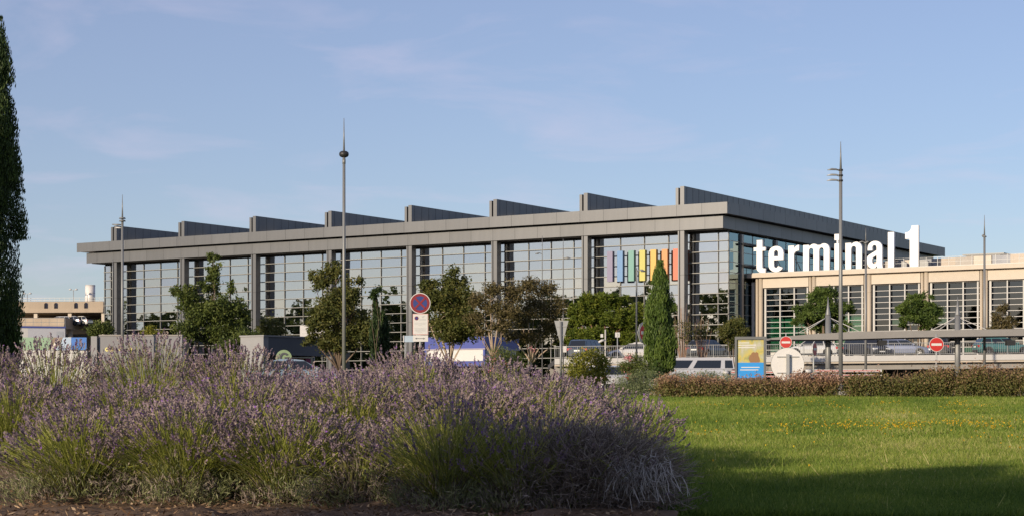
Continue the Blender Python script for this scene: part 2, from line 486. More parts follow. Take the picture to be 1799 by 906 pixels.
# curtain wall
GB = 2.9; GA0, GA1 = 1.2, 98.2
rows = [18.2] + [17.29 - 1.174 * k for k in range(15)] + [0.0]
cols = [GA0] + [2.48 + PW * k for k in range(31)] + [GA1]
cw = empty("curtain_wall", (0, 0, 0), 0, term)
scw = empty("side_curtain_wall", (0, 0, 0), 0, term)
sbox(GA0 + 0.1, GA1 - 0.1, GB - 0.1, GB + 0.2, 18.2, 18.47).build("header", M_DARK, term)
for a in cols: sbox(a - 0.032, a + 0.032, GB - 0.14, GB + 0.06, 0, 18.19).build("mullion", M_FRAME, cw)
for z in rows[1:-1]: sbox(GA0 - 0.06, GA1, GB - 0.34, GB - 0.142, z - 0.038, z + 0.038).build("transom", M_FRAME, cw)
SB = [GB + 0.02 + PW * k for k in range(22)]
for k, b in enumerate(SB):
    w = 0.28 if k in (1, 4, 7, 10, 13, 16, 19) else 0.05
    MB().box(-GA0 - 0.06, -GA0 + (0.25 if w > 0.1 else 0.05), b - w, b + w, 0, 18.19).build("mullion", M_GREYM, scw)
for z in rows[1:10]: MB().box(-GA0 - 0.05, -GA0 + 0.045, GB + 0.08, SB[-1] - 0.3, z - 0.035, z + 0.035).build("transom", M_GREYM, scw)
for z in (17.29, 14.9): MB().box(-GA0 + 0.3, -GA0 + 0.5, SB[1] - 0.4, SB[-1] - 0.4, z - 0.35, z - 0.12).build("rail_beam", M_DARK, scw)
cand = []
pane_me = {}
for i in range(len(cols) - 1):
    for j in range(len(rows) - 1):
        a0, a1, z1, z0 = cols[i], cols[i + 1], rows[j], rows[j + 1]
        d = dep((a0 + a1) / 2, GB)
        cand.append(((z1 - z0) * (a1 - a0) / d ** 2 * (0 if j > 9 else 1), 'f', a0, a1, z0, z1, j))
for i in range(len(SB) - 1):
    for j in range(10):
        d = dep(GA0, SB[i])
        vis = 1 if (j < 5 or i < 4) else 0
        cand.append(((rows[j] - rows[j + 1]) * PW * 0.5 / d ** 2 * vis, 's', SB[i], SB[i + 1], rows[j + 1], rows[j], j))
cand.sort(key=lambda t: -t[0])
rest_f, rest_s = MB(), MB()
for n_, (s_, w_, p0, p1, z0, z1, j) in enumerate(cand):
    if n_ < 300:
        w = round(p1 - p0, 2); h = round(z1 - z0, 2)
        key = (w_, w, h)
        if key not in pane_me:
            if w_ == 'f': pane_me[key] = MB().box(-w / 2 + 0.02, w / 2 - 0.02, -0.012, 0.012, -h / 2 + 0.01, h / 2 - 0.01).mesh("pane", M_GLASS)
            else: pane_me[key] = MB().box(-0.012, 0.012, -w / 2 + 0.02, w / 2 - 0.02, -h / 2 + 0.01, h / 2 - 0.01).mesh("pane", M_GLASS2)
        tilt = (RNG.normal() * 0.005, 0, RNG.normal() * 0.005)
        if w_ == 'f': link("pane", pane_me[key], cw, (-(p0 + p1) / 2, GB, (z0 + z1) / 2), tilt)
        else: link("pane", pane_me[key], scw, (-GA0, (p0 + p1) / 2, (z0 + z1) / 2), (0, tilt[0], tilt[2]))
    else:
        if w_ == 'f': rest_f.box(-p1 + 0.02, -p0 - 0.02, GB - 0.012, GB + 0.012, z0 + 0.01, z1 - 0.01)
        else: rest_s.box(-GA0 - 0.012, -GA0 + 0.012, p0 + 0.02, p1 - 0.02, z0 + 0.01, z1 - 0.01)
o = rest_f.build("pane", M_GLASS, cw); o["kind"] = "stuff"
o = rest_s.build("pane", M_GLASS2, scw); o["kind"] = "stuff"
# inside: floor, gallery, back wall, pale inner frames
sbox(1.5, 97.5, 14.0, 14.3, 0, 18.4).build("interior_wall", M_INT, term)
sbox(1.5, 97.5, 3.3, 13.9, 6.3, 6.7).build("gallery_floor", M_INTF, term)
sbox(97.6, 97.9, 3.3, 70, 0, 18.4).build("end_wall", M_INT, term)
sbox(3.0, 97.5, 70, 70.3, 0, 18.4).build("end_wall", M_INT, term)
sbox(5.0, 5.3, 14.5, 69.5, 0, 18.4).build("end_wall", M_INT, term)
for k in range(16):
    a = 3.2 + 6.3 * k
    sbox(a, a + 0.3, 4.4, 4.7, 0, 18.4).build("inner_post", M_INTF, term)
for z in (9.8, 11.5, 13.0):
    sbox(2, 97.4, 8.0, 8.25, z, z + 0.22).build("inner_rail", M_WHITE, term)

# seven coloured upright fins in front of the glass
FCOL = [("lavender grey", (0.30, 0.27, 0.42)), ("sky blue", (0.16, 0.36, 0.68)), ("sea green", (0.20, 0.46, 0.40)),
        ("lemon yellow", (0.72, 0.66, 0.14)), ("amber yellow", (0.92, 0.55, 0.10)), ("apricot orange", (0.92, 0.38, 0.12)),
        ("coral red", (0.86, 0.22, 0.11))]
for i, (nm, c) in enumerate(FCOL):
    px = (1066.4, 1084.2, 1103.8, 1123.3, 1142.6, 1162.5, 1182.3)[i]
    a1 = apx(px, 1.45); a0 = a1 - 0.73
    zt = zl(441.5 - i * 0.75, a1, 1.45); zb = zl(494.6 - i * 0.55, a1, 1.45)
    f = sbox(a0, a1, 1.45, 1.93, zb, zt)
    for zz in (zb + 0.7, (zb + zt) / 2, zt - 0.7): f.box(-(a0 + a1) / 2 - 0.04, -(a0 + a1) / 2 + 0.04, 1.93, GB - 0.36, zz - 0.04, zz + 0.04, 1)
    o = f.build("coloured_fin", [mat("fin_" + nm.replace(" ", "_"), tuple(v * .62 + .035 for v in c), 0.55, 0, 0.03), M_GREYM], term)
    o["label"] = nm + " upright fin on the glass front"

# ================================================================== BEIGE TERMINAL
B8 = 8.3
bp = C0 + E2 * B8
beige = thing("terminal_annex", "lower beige concrete terminal with paired columns and white window bars", "building", (bp.x, bp.y, FZ), RZ)
SP = 6.54; NB = 6
AEND = -SP * NB - 1.0
def bbox(a0, a1, b0, b1, z0, z1): return MB().box(-a1, -a0, b0 - B8, b1 - B8, z0, z1)
bbox(AEND, 2.1, 7.65, 32, 13.37, 13.84).build("cornice", M_BEIGE, beige)
bbox(AEND, 1.9, 7.75, 7.95, 13.842, 13.90).build("coping", M_WHITE, beige)
bbox(AEND, 0.6, 9.05, 31, 12.2, 13.36).build("roof_slab", M_BEIGE2, beige)
bbox(AEND, 0.5, 16.0, 16.3, 0, 12.1).build("interior_wall", M_INT, beige)
bbox(AEND, 0.5, 9.3, 15.9, 3.2, 3.5).build("interior_floor", M_INTF, beige)
bbox(0.62, 0.98, 8.5, 9.0, 0, 12.9).build("pilaster", M_WHITE, beige)
me_col = MB()
me_col.tube([(0.27, 0, 0), (0.27, 0, 13.36)], 0.25, 16)
me_col.tube([(-0.22, 0.05, 0), (-0.22, 0.05, 13.36)], 0.165, 14)
me_col.box(-0.1, 0.1, 0.12, 0.3, 0, 13.36)
me_col.tube([(0.27, 0, 11.3), (0.27, 0, 11.36)], 0.262, 16)
colm = me_col.mesh("column", M_BEIGE2)
ROW0, RSP = 11.45, 0.634
br = [12.15] + [ROW0 - RSP * k for k in range(18)]
pane_b = {}
for i in range(NB + 1):
    link("column", colm, beige, (SP * i, 0, 0))
    if i == NB: break
    a = -SP * i
    bbox(a - SP + 0.42, a - 0.52, 8.28, 8.6, 12.2, 13.365).build("spandrel", M_BEIGE, beige)
    mull = [(0.56, 0.26), (2.40, 0.13), (4.14, 0.14), (5.75, 0.18)]
    for off, w in mull:
        bbox(a - off - w / 2 - 0.1, a - off + w / 2 - 0.1, 8.62, 8.92, 0, 12.19).build("mullion", M_BAR, beige)
    bbox(a - SP + 0.3, a - 0.4, 8.64, 8.90, 12.05, 12.195).build("window_head", M_TRIM, beige)
    edges = [0.50, 2.40, 4.14, 5.75, 6.40]
    for j in range(len(br) - 1):
        bbox(a - 6.28, a - 0.55, 8.68, 8.86, br[j + 1] - 0.032, br[j + 1] + 0.032).build("transom", M_BAR, beige) if j < 12 else None
        for q in range(4):
            if j > 10: continue
            w = round(edges[q + 1] - edges[q], 2); h = round(br[j] - br[j + 1], 2)
            mint = (i < 2 and j >= 5) or (j in (6, 8) and (i * 7 + q) % 3 == 0)
            key = (w, h, mint)
            if key not in pane_b:
                pane_b[key] = MB().box(-w / 2 + 0.01, w / 2 - 0.01, -0.01, 0.01, -h / 2 + 0.01, h / 2 - 0.01).mesh("pane", M_GLASSG if mint else M_GLASSB)
            link("pane", pane_b[key], beige, (SP * i + edges[q] + w / 2 + 0.1, 8.97 - B8, (br[j] + br[j + 1]) / 2), (RNG.normal() * 0.003, 0, RNG.normal() * 0.003))
    # pale blinds and floors behind the mint glass
    if i < 2: bbox(a - 6.3, a - 0.5, 9.6, 9.65, 3.6, 9.0).build("blind", M_WHITE, beige)
# roof edge: set-back concrete upstand in separate slabs, low hut, railing
for k in range(15):
    a1 = -11.2 - 2.05 * k
    tone = mat("upstand_%d" % (k % 4), [(0.46, 0.40, 0.33), (0.40, 0.37, 0.33), (0.50, 0.45, 0.38), (0.30, 0.31, 0.33)][k % 4], 0.85, 0, 0.15, 1.2, 0.1)
    top = 15.05 + 0.02 * k
    bbox(a1 - 2.0, a1, 13.2 + (0.15 if k % 3 == 1 else 0), 13.6, 13.85, top).build("parapet_panel", tone, beige)
bbox(-34, -10, 16, 30, 13.85, 14.6).build("roof_deck", M_CONCG, beige)
a0, a1 = apx(1757, 16.5), apx(1697, 16.5)
h = MB().box(-a1, -a0, 16.6 - B8, 20 - B8, 13.9, 15.55); h.box(-a1 - 0.35, -a0 + 0.5, 16.3 - B8, 20.3 - B8, 15.552, 15.68, 1)
h.build("roof_hut", [M_CONCG, M_GREYM], beige)
for a_ in (apx(1580, 12.4), apx(1620, 12.4)):
    v = [(-a_ - 1.2, 13.845)] + [(-a_ + 1.2 * math.cos(t), 13.845 + 1.15 * math.sin(t)) for t in np.linspace(math.pi, 0, 12)] + [(-a_ + 1.2, 13.845)]
    MB().prism(v[1:-1], 12.4 - B8, 13.1 - B8).build("roof_duct", M_GREYM, beige)
ra = MB()
for x0, x1 in ((-1.95, 0.2), (11.0, -AEND)):
    for zz in (14.35, 14.85): ra.bar((x0, 7.9 - B8 + 0.3, zz), (x1, 7.9 - B8 + 0.3, zz), 0.03, 0.03)
    n_ = int((x1 - x0) / 1.3) + 1
    for q in range(n_ + 1):
        x = x0 + (x1 - x0) * q / n_
        ra.bar((x, 7.9 - B8 + 0.3, 13.84), (x, 7.9 - B8 + 0.3, 14.87), 0.05, 0.05)
ra.build("roof_railing", M_GALV, beige)

# ------------------------------------------------------------------ roof lettering, one standing letter each
def arc(cx, cy, rx, ry, a0, a1, n=9):
    return [(cx + rx * math.cos(R(a0 + (a1 - a0) * i / n)), cy + ry * math.sin(R(a0 + (a1 - a0) * i / n))) for i in range(n + 1)]
# outlines in hundredths of the x-height, first ring outer, further rings holes
S_ = 22
L_E = [arc(28.5, 28, 28.5, 28, 180, 334) + [(35.5, 23.5)] + arc(28.5, 27, 8.0, 11, 340, 180)[0:] + [(20.5, 46), (57, 46), (57, 72)] + arc(28.5, 72, 28.5, 28, 0, 180),
       [(20.5, 60), (20.5, 72)] + arc(28.5, 73, 8.0, 11, 180, 0) + [(36.5, 60)]]
L_N = [[(0, 0), (S_, 0), (S_, 74)] + arc(32, 76, 9.5, 10, 180, 0) + [(41, 74), (41, 0), (63, 0), (63, 76)] + arc(41, 78, 22, 23, 0, 120) + [(S_, 92), (S_, 98), (0, 98)]]
L_M = [[(0, 0), (S_, 0), (S_, 74)] + arc(31, 76, 8.5, 10, 180, 0) + [(39.5, 0), (61.5, 0), (61.5, 74)] + arc(70.5, 76, 8.5, 10, 180, 0) + [(79, 0), (101, 0), (101, 76)] + arc(80, 78, 21, 23, 0, 130) + arc(41, 78, 20, 23, 50, 120) + [(S_, 92), (S_, 98), (0, 98)]]
L_R = [[(0, 0), (S_, 0), (S_, 66)] + arc(40, 64, 18, 14, 180, 95, 5) + [(41.5, 78), (41.5, 100)] + arc(41, 76, 20, 24, 90, 150, 5) + [(S_, 88), (S_, 98), (0, 98)]]
L_T = [[(11, 20)] + arc(31, 20, 20, 20, 180, 265, 5) + [(45, 0), (45, 16), (38, 16)] + arc(38, 22, 5, 6, 270, 180, 3) + [(33, 84), (45, 84), (45, 98), (33, 98), (33, 126), (11, 126), (11, 98), (0, 98), (0, 84), (11, 84)]]
L_I = [[(0, 0), (S_, 0), (S_, 98), (14, 98), (14, 111), (S_, 111), (S_, 134), (0, 134), (0, 111), (8, 111), (8, 98), (0, 98)]]
L_A = [[(0, 25)] + arc(20, 24, 20, 24, 180, 270) + arc(28, 17, 10, 17, 270, 320, 4) + [(38, 8), (39, 0), (60, 0), (58, 14), (58, 74)] + arc(30, 76, 28, 25, 0, 180) + [(2, 66), (20, 66), (20, 74)] + arc(28, 76, 8.5, 10, 180, 0) + [(36.5, 66), (12, 52)] + arc(20, 36, 20, 18, 140, 180, 4),
       [(36.5, 48), (36.5, 24)] + arc(28, 24, 8.5, 9, 0, -180, 6) + [(19.5, 32), (22, 40)]]
L_L = [[(0, 0), (S_ + 1, 0), (S_ + 1, 131), (0, 131)]]
L_1 = [[(17, 0), (50, 0), (50, 151), (24, 151)] + arc(6, 151, 18, 24, 0, -75, 6)[1:] + [(0, 126), (0, 103), (17, 103)]]
def poly_mesh(name, rings, m, thick, sx, sz):
    cu = bpy.data.curves.new(name, 'CURVE'); cu.dimensions = '2D'; cu.fill_mode = 'BOTH'; cu.extrude = thick / 2
    for r in rings:
        s = cu.splines.new('POLY'); s.points.add(len(r) - 1)
        for i, (x, y) in enumerate(r): s.points[i].co = (x * sx, y * sz, 0, 1)
        s.use_cyclic_u = True
    o = bpy.data.objects.new(name, cu); COL.objects.link(o)
    dg = bpy.context.evaluated_depsgraph_get()
    me = bpy.data.meshes.new_from_object(o.evaluated_get(dg))
    bpy.data.objects.remove(o); bpy.data.curves.remove(cu)
    me.transform(Matrix.Rotation(R(90), 4, 'X'))
    me.name = name; me.materials.clear(); me.materials.append(m)
    return me
LB = 8.05
lp = C0 + E2 * LB
sign = thing("roof_lettering", "big white standing letters on the beige roof edge reading terminal 1", "lettering", (lp.x, lp.y, FZ + 13.9), RZ)
LET = [('t', L_T, 1324.9, 1345.9, 45), ('e', L_E, 1351.2, 1377.4, 57), ('r', L_R, 1385.9, 1404.9, 42), ('m', L_M, 1412.0, 1458.2, 101),
       ('i', L_I, 1467.0, 1477.6, 22), ('n', L_N, 1486.2, 1514.9, 63), ('a', L_A, 1524.3, 1551.6, 60), ('l', L_L, 1560.8, 1571.4, 23), ('1', L_1, 1591.2, 1614.5, 50)]
for ch, rings, p0, p1, w in LET:
    A0, A1 = apx(p0, LB), apx(p1, LB)
    o = link("letter", poly_mesh("letter", rings, M_LETTER, 0.34, (A0 - A1) / w, 2.93 / 100), sign, (-A0, 0, 0.03))
    o["label"] = "white standing figure one" if ch == '1' else "white standing letter " + ch
    st = MB(); xm = -A0 + (A0 - A1) * 0.35
    st.bar((xm, 0.17, 2.0), (xm + 0.3, 2.0, 0.0), 0.07, 0.07); st.bar((xm, 0.17, 0.15), (xm + 0.3, 2.0, 0.05), 0.07, 0.07)
    st.build("brace", M_GREYM, sign)

# ================================================================== PARKING GARAGE (far left)
def garage():
    d = 300.0
    g = thing("parking_garage", "two level sandy concrete parking garage beside the glass hall", "building", (X(100, d), d, FZ), R(-6))
    def lx(px): return (px - 100) / FOC * d
    def lz(py): return Z(py, d) - FZ
    x0, x1 = lx(-60), lx(184)
    # upper deck: parapet with arched openings, edge beam
    holes = [(148 / 5.66), (455 / 5.66), (557 / 5.66), (762 / 5.66), (865 / 5.66)]
    ztop, zmid, zbot = lz(529), lz(541.5), lz(547)
    pp = MB()
    prev = x0
    for hpx in holes:
        c = lx(hpx); pp.box(prev, c - 0.34, 0, 0.25, zmid, ztop)
        prev = c + 0.34
        n = 8
        arch = [(c - 0.34, ztop), (c - 0.34, zmid + 0.65)] + [(c + 0.34 * math.cos(t), zmid + 0.65 + 0.34 * math.sin(t)) for t in np.linspace(math.pi, 0, n)][1:] + [(c + 0.34, ztop)]
        # lintel above each arch, in strips
        for q in range(n):
            t0 = c - 0.34 + 0.68 * q / n; t1 = c - 0.34 + 0.68 * (q + 1) / n
            zz = zmid + 0.65 + math.sqrt(max(0, 0.34 ** 2 - ((t0 + t1) / 2 - c) ** 2))
            pp.box(t0, t1, 0, 0.25, zz, ztop)
    pp.box(prev, x1, 0, 0.25, zmid, ztop)
    pp.build("parapet", M_CONC, g)
    MB().box(x0, x1 - 0.1, 0.9, 1.1, zmid + 0.01, ztop - 0.05).build("arch_backing", M_INT, g)  # backing added so the arches read dark instead of open sky
    MB().box(x0, x1 + 0.05, -0.25, 24, lz(548.5), zmid - 0.003).build("upper_deck", M_CONC, g)
    MB().box(x0, x1, 23.5, 24, 0, lz(548.6)).build("back_wall", M_INT, g)
    for px in (60, 122, 182.5): MB().box(lx(px) - 0.3, lx(px) + 0.3, 0.3, 0.9, 0, lz(548.6)).build("pillar", M_BEIGE, g)
    xl = lx(126)
    lp_ = MB().box(x0, xl, -4, -3.75, lz(571), lz(559.5)).box(xl - 0.003, xl + 0.25, -4, 10, lz(571), lz(559.5))
    lp_.box(xl + 0.25, lx(165), 3.0, 3.25, lz(571), lz(560.5))
    lp_.build("lower_parapet", M_CONC, g)
    MB().box(x0, xl + 0.3, -4.3, 22, lz(578), lz(571.01)).build("lower_deck", M_CONC, g)
    MB().box(xl + 0.35, lx(184), 2.9, 22, lz(574), lz(571.02)).build("lower_deck", M_CONC, g)
    for px in (60, 124.5): MB().box(lx(px) - 0.35, lx(px) + 0.35, -3.6, -3.0, 0, lz(578.05)).build("pillar", M_BEIGE, g)
    r = MB()
    for z_ in (lz(521), lz(525)): r.bar((x0, 3, z_), (x1, 3, z_), 0.06, 0.06)
    for q in range(28):
        x = x0 + (x1 - x0) * q / 27; r.bar((x, 3, zmid), (x, 3, lz(520.8)), 0.05, 0.05)
    r.build("roof_railing", M_GALV, g)
    return g, lx, lz
garage_o, glx, glz = garage()
d = 306.0
tk = thing("water_tank", "white upright cylindrical tank on the garage roof", "tank", (X(158.5, d), d, Z(543, d)))
MB().tube([(0, 0, 0), (0, 0, 4.15)], 0.83, 24).build("shell", mat("tank_white", (0.74, 0.70, 0.66), 0.5, 0.1, 0.06, 1.5), tk)
rb = MB()
for z_ in (1.3, 2.75, 4.0): rb.tube([(0, 0, z_), (0, 0, z_ + 0.06)], 0.85, 24)
rb.build("hoop", M_GALV, tk)
for nm, px in (("left", 48), ("right", 129)):
    l_ = thing("deck_lamp", "twin headed lamp on the garage roof, %s" % ("next to the white tank" if nm == "right" else "nearest the dark cypress"), "lamp", (X(px, 303), 303, Z(543, 303)))
    hh = Z(509 if nm == "right" else 516, 303) - Z(543, 303)
    MB().tube([(0, 0, 0), (0, 0, hh)], 0.06, 8).build("pole", M_GALV, l_)
    for s in (-1, 1):
        MB().bar((0, 0, hh - 0.06), (s * 0.35, 0, hh + 0.08), 0.06, 0.06).build("arm", M_GALV, l_)
        hd = MB().tube([(s * 0.33, -0.02, hh + 0.05), (s * 0.5, -0.02, hh + 0.14), (s * 0.75, -0.02, hh + 0.06)], [0.09, 0.16, 0.06], 10)
        hd.build("lamp_head", M_WHITE, l_)

# ================================================================== CARS
CARK = {  # length, width, height, belt, rear base, rear top, front top, screen base, hood height, hood front
    'suv':   (4.55, 1.86, 1.66, 1.02, -.485, -.43, .11, .26, .96, .80),
    'sedan': (4.60, 1.82, 1.44, 0.93, -.37, -.23, .07, .26, .88, .70),
    'cross': (4.30, 1.82, 1.56, 0.98, -.48, -.34, .06, .28, .92, .74),
    'wagon': (4.70, 1.84, 1.48, 0.95, -.475, -.40, .07, .26, .89, .72),
    'van':   (4.90, 1.95, 1.95, 1.32, -.495, -.475, .22, .37, 1.06, .86)}
def car(name, label, kind, col, loc, rz, group=None):
    L, W, H, B, r0, r1, f1, f0, hz_, hf = CARK[kind]
    t = thing(name, label, "van" if kind == 'van' else "car", loc, rz, group)
    paint = mat("paint_%.2f_%.2f_%.2f" % col, col, 0.16, 0.20, 0.03, 1.0, 0, 0.9)
    st = [(-.5, .80, .45, B - .16), (-.492, .92, .32, B - .05), (-.46, .97, .24, B), (-.36, 1, .20, B), (0, 1, .20, B), (f0 - .02, 1, .20, B - .01),
          (f0 + .05, .99, .20, hz_), (.42, .96, .21, hf + .05), (.475, .90, .26, hf - .02), (.497, .80, .34, hf - .16)]
    b = MB(); n = 10; vs = []; fs = []
    for x, w, zb, zt in st:
        w *= W / 2; h = zt - zb
        ring = [(-w, zb + .14), (-w * .92, zb), (w * .92, zb), (w, zb + .14), (w * 1.0, zb + .62 * h), (w * .965, zt - .06), (w * .86, zt), (-w * .86, zt), (-w * .965, zt - .06), (-w, zb + .62 * h)]
        vs += [(x * L, y, z) for y, z in ring]
    for i in range(len(st) - 1):
        for k in range(n): fs.append((i * n + k, i * n + (k + 1) % n, (i + 1) * n + (k + 1) % n, (i + 1) * n + k))
    fs.append(tuple(range(n))[::-1]); fs.append(tuple((len(st) - 1) * n + k for k in range(n)))
    b.add(vs, fs)
    wb, wt = .465 * W, .375 * W
    prof = [(r0, B - .03), (r1, H - .07), (r1 + .07, H - .005), (f1 - .10, H), (f1, H - .05), (f0, B - .03)]
    def yw(z): return wb + (wt - wb) * (z - B) / (H - B)
    cv = [(x * L, -yw(z), z) for x, z in prof] + [(x * L, yw(z), z) for x, z in prof]
    m_ = len(prof)
    b.add(cv, [tuple(range(m_))[::-1], tuple(range(m_, 2 * m_))] + [(i, i + 1, i + 1 + m_, i + m_) for i in range(m_ - 1)])
    body = b.build("body", paint, t)
    def quad(p, e=0.008):
        p = [Vector(q) for q in p]; nn = (p[1] - p[0]).cross(p[3] - p[0]).normalized()
        return [q + nn * e for q in p]
    def lerp(a, c, s): return Vector(a).lerp(Vector(c), s)
    for s in (-1, 1):     # side windows
        g = MB()
        zb, zt = B + .015, H - (.17 if kind == 'van' else .10)
        def xr(z): return (r0 + (r1 - r0) * (z - B) / (H - B)) * L
        def xf(z): return (f0 + (f1 - f0) * (z - B) / (H - B)) * L
        cuts = {'sedan': [(.10, .47), (.50, .94)], 'van': [(.02, .13), (.19, .56), (.63, .93)]}.get(kind, [(.04, .30), (.33, .62), (.645, .95)])
        for c0, c1 in cuts:
            p = [(xr(zb) + (xf(zb) - xr(zb)) * c0, s * yw(zb), zb), (xr(zb) + (xf(zb) - xr(zb)) * c1, s * yw(zb), zb),
                 (xr(zt) + (xf(zt) - xr(zt)) * c1, s * yw(zt), zt), (xr(zt) + (xf(zt) - xr(zt)) * c0, s * yw(zt), zt)]
            p = p if s < 0 else p[::-1]
            g.add(quad(p, 0.012), [(0, 1, 2, 3)])
        g.build("side_window", M_CARGL, t)
    A, C = cv[0], cv[m_]; D_, E_ = cv[1], cv[1 + m_]
    q = [lerp(lerp(A, C, .07), lerp(D_, E_, .07), .10), lerp(lerp(A, C, .07), lerp(D_, E_, .07), .93), lerp(lerp(A, C, .93), lerp(D_, E_, .93), .93), lerp(lerp(A, C, .93), lerp(D_, E_, .93), .10)]
    MB().add([p + Vector((-.012, 0, .006)) for p in q], [(0, 1, 2, 3)]).build("rear_window", M_CARGL, t)
    A, C = cv[5], cv[5 + m_]; D_, E_ = cv[4], cv[4 + m_]
    q = [lerp(lerp(A, C, .06), lerp(D_, E_, .06), .06), lerp(lerp(A, C, .94), lerp(D_, E_, .94), .06), lerp(lerp(A, C, .94), lerp(D_, E_, .94), .95), lerp(lerp(A, C, .06), lerp(D_, E_, .06), .95)]
    MB().add([p + Vector((.010, 0, .010)) for p in q], [(0, 1, 2, 3)]).build("windscreen", M_CARGL, t)
    rw = .345 if kind in ('suv', 'van', 'cross') else .32
    for sx in (.315, -.305):
        for s in (-1, 1):
            y = s * (W / 2 - .11)
            w = MB().tube([(0, -.115, 0), (0, .115, 0)], rw, 20).build("wheel", M_TYRE, t, (sx * L, y, rw))
            rm = MB().disc((0, s * .118, 0), rw * .66, (0, s, 0), 18)
            for q_ in range(5):
                an = 2 * math.pi * q_ / 5
                rm.bar((0, s * .124, 0), (rw * .6 * math.cos(an), s * .124, rw * .6 * math.sin(an)), .07, .02, 1)
            rm.build("rim", [M_TRIM, M_RIM], w)
            MB().disc((sx * L, s * (W / 2 + .004), rw + .02), rw + .07, (0, s, 0), 20).build("wheel_arch", M_TRIM, t)
    for s in (-1, 1):
        MB().box(-.5 * L + .01, -.46 * L, s * W * .36 - .22, s * W * .36 + .22, B - .28, B - .10).build("tail_lamp", M_REDL, t)
        MB().box(.455 * L, .497 * L, s * W * .34 - .2, s * W * .34 + .2, hf - .20, hf - .06).build("headlamp", M_CLEARL, t)
        MB().box(f0 * L - .32, f0 * L - .14, s * (W / 2 + .07) - .09, s * (W / 2 + .07) + .09, B - .02, B + .13).build("mirror", paint, t)
    MB().box(-.505 * L, -.49 * L, -.26, .26, .66, .77).build("plate", M_PLATE, t)
    MB().box(.49 * L, .503 * L, -.26, .26, .40, .50).build("plate", M_PLATE, t)
    MB().box(.485 * L, .500 * L, -.5, .5, .50, .64).build("grille", M_TRIM, t)
    tb = MB().box(-.503 * L, -.48 * L, -.72, .72, .30, .46); tb.box(-.26 * L, .26 * L, -W / 2 - .004, W / 2 + .004, .2, .29)
    tb.build("trim", M_TRIM, t)
    return t

# ================================================================== RAISED FORECOURT ROAD
DK = 148.0
dx0, dx1 = X(975, DK), X(1930, DK)
deck = thing("raised_road", "raised road deck with white edge beam in front of the terminals", "viaduct", (X(1500, DK), DK, FZ), 0)
ox = X(1500, DK)
deck.rotation_euler = (0, -0.010, 0)
def dz(py): return Z(py, DK) - FZ
MB().box(dx0 - ox, dx1 - ox, 0, 0.35, dz(634), dz(624)).build("edge_beam", M_WHITE, deck)
MB().box(dx0 - ox, dx1 - ox, 0.1, 0.5, dz(637.4), dz(634.4)).build("ledge", M_BEIGE, deck)
MB().box(dx0 - ox, dx1 - ox, 0.36, 28, dz(634.2), dz(625.0)).build("roadway", M_ASPH, deck)
MB().box(dx0 - ox, dx1 - ox, 0.6, 1.3, dz(648.5), dz(634.3)).build("girder", M_CONCG, deck)
for q in range(7): MB().box(dx0 - ox + 3 + q * 6.6, dx0 - ox + 3.7 + q * 6.6, 4, 4.7, -1, dz(636)).build("pier", M_CONCG, deck)
MB().box(dx0 - ox, dx1 - ox, 18, 18.4, -1.0, dz(634.3)).build("abutment", M_CONCG, deck)
rail = thing("bar_railing", "grey upright bar railing along the raised road edge", "railing", (ox, DK + 0.17, FZ + dz(624)), 0)
rail.rotation_euler = (0, -0.010, 0)
MB().bar((dx0 - ox, 0, 1.0), (dx1 - ox, 0, 1.0), .05, .05).build("top_rail", M_GALV, rail)
MB().bar((dx0 - ox, 0, .10), (dx1 - ox, 0, .10), .04, .04).build("bottom_rail", M_GALV, rail)
bars = MB()
nb = int((dx1 - dx0) / 0.155)
for q in range(nb): bars.box(dx0 - ox + q * .155, dx0 - ox + q * .155 + .018, -.009, .009, .12, .975)
o = bars.build("bar", M_GALV, rail); o["kind"] = "stuff"
for q in range(int((dx1 - dx0) / 1.86) + 1): MB().box(dx0 - ox + q * 1.86 - .03, dx0 - ox + q * 1.86 + .03, .02, .07, 0, 1.03).build("post", M_GALV, rail)

def deck_z(px): return FZ + dz(625.0) + 0.010 * (X(px, 152) - ox)
HE2 = math.atan2(E2.y, E2.x)
def dcar(lab, kind, col, px, d, rz, name="parked_car"):
    return car(name, lab, kind, col, (X(px, d), d, deck_z(px) + 0.01), rz, "cars on the raised road")
dcar("dark blue sport utility car seen from behind under the umbrella pine", 'suv', (0.03, 0.05, 0.085), 1033, 152.0, HE2 + .1)
dcar("white saloon car half hidden beside the camera post", 'sedan', (0.62, 0.60, 0.57), 1113, 155.0, R(172))
dcar("white sport utility car facing us behind the tall green cypress", 'suv', (0.66, 0.65, 0.63), 1140, 158.0, R(-72))
dcar("dark slate fastback car with bright number plate, left of the billboard", 'cross', (0.06, 0.068, 0.085), 1243, 152.0, HE2 - .1)
dcar("white crossover car seen from the side left of the first canopy mast", 'cross', (0.70, 0.69, 0.66), 1424, 151.5, R(177))
dcar("black car facing us right of the tall pole", 'suv', (0.045, 0.05, 0.07), 1522, 153.0, R(-66))
dcar("blue grey car under the canopy next to the black car", 'wagon', (0.15, 0.18, 0.27), 1587, 152.5, R(-20))
dcar("dark sport utility car behind the free standing no entry sign", 'suv', (0.05, 0.053, 0.062), 1652, 154.0, HE2 + .25)
dcar("teal green estate car seen from the side at the right edge", 'wagon', (0.07, 0.19, 0.19), 1761, 151.0, R(3))
# cars down at ground level
car("parked_van", "pale grey van behind the reddish hedge beside the cypress", 'van', (0.50, 0.50, 0.51), (X(1214, 104), 104, FZ + 0.03), R(178))
car("parked_car", "white car with dark red tail lamp below the give way sign", 'cross', (0.66, 0.66, 0.65), (X(1052, 108), 108, FZ + 0.03), R(115))
car("parked_car", "pale blue car whose roof shows before the dark kiosk", 'sedan', (0.25, 0.33, 0.42), (X(520, 84), 84, FZ + 0.03), R(8))
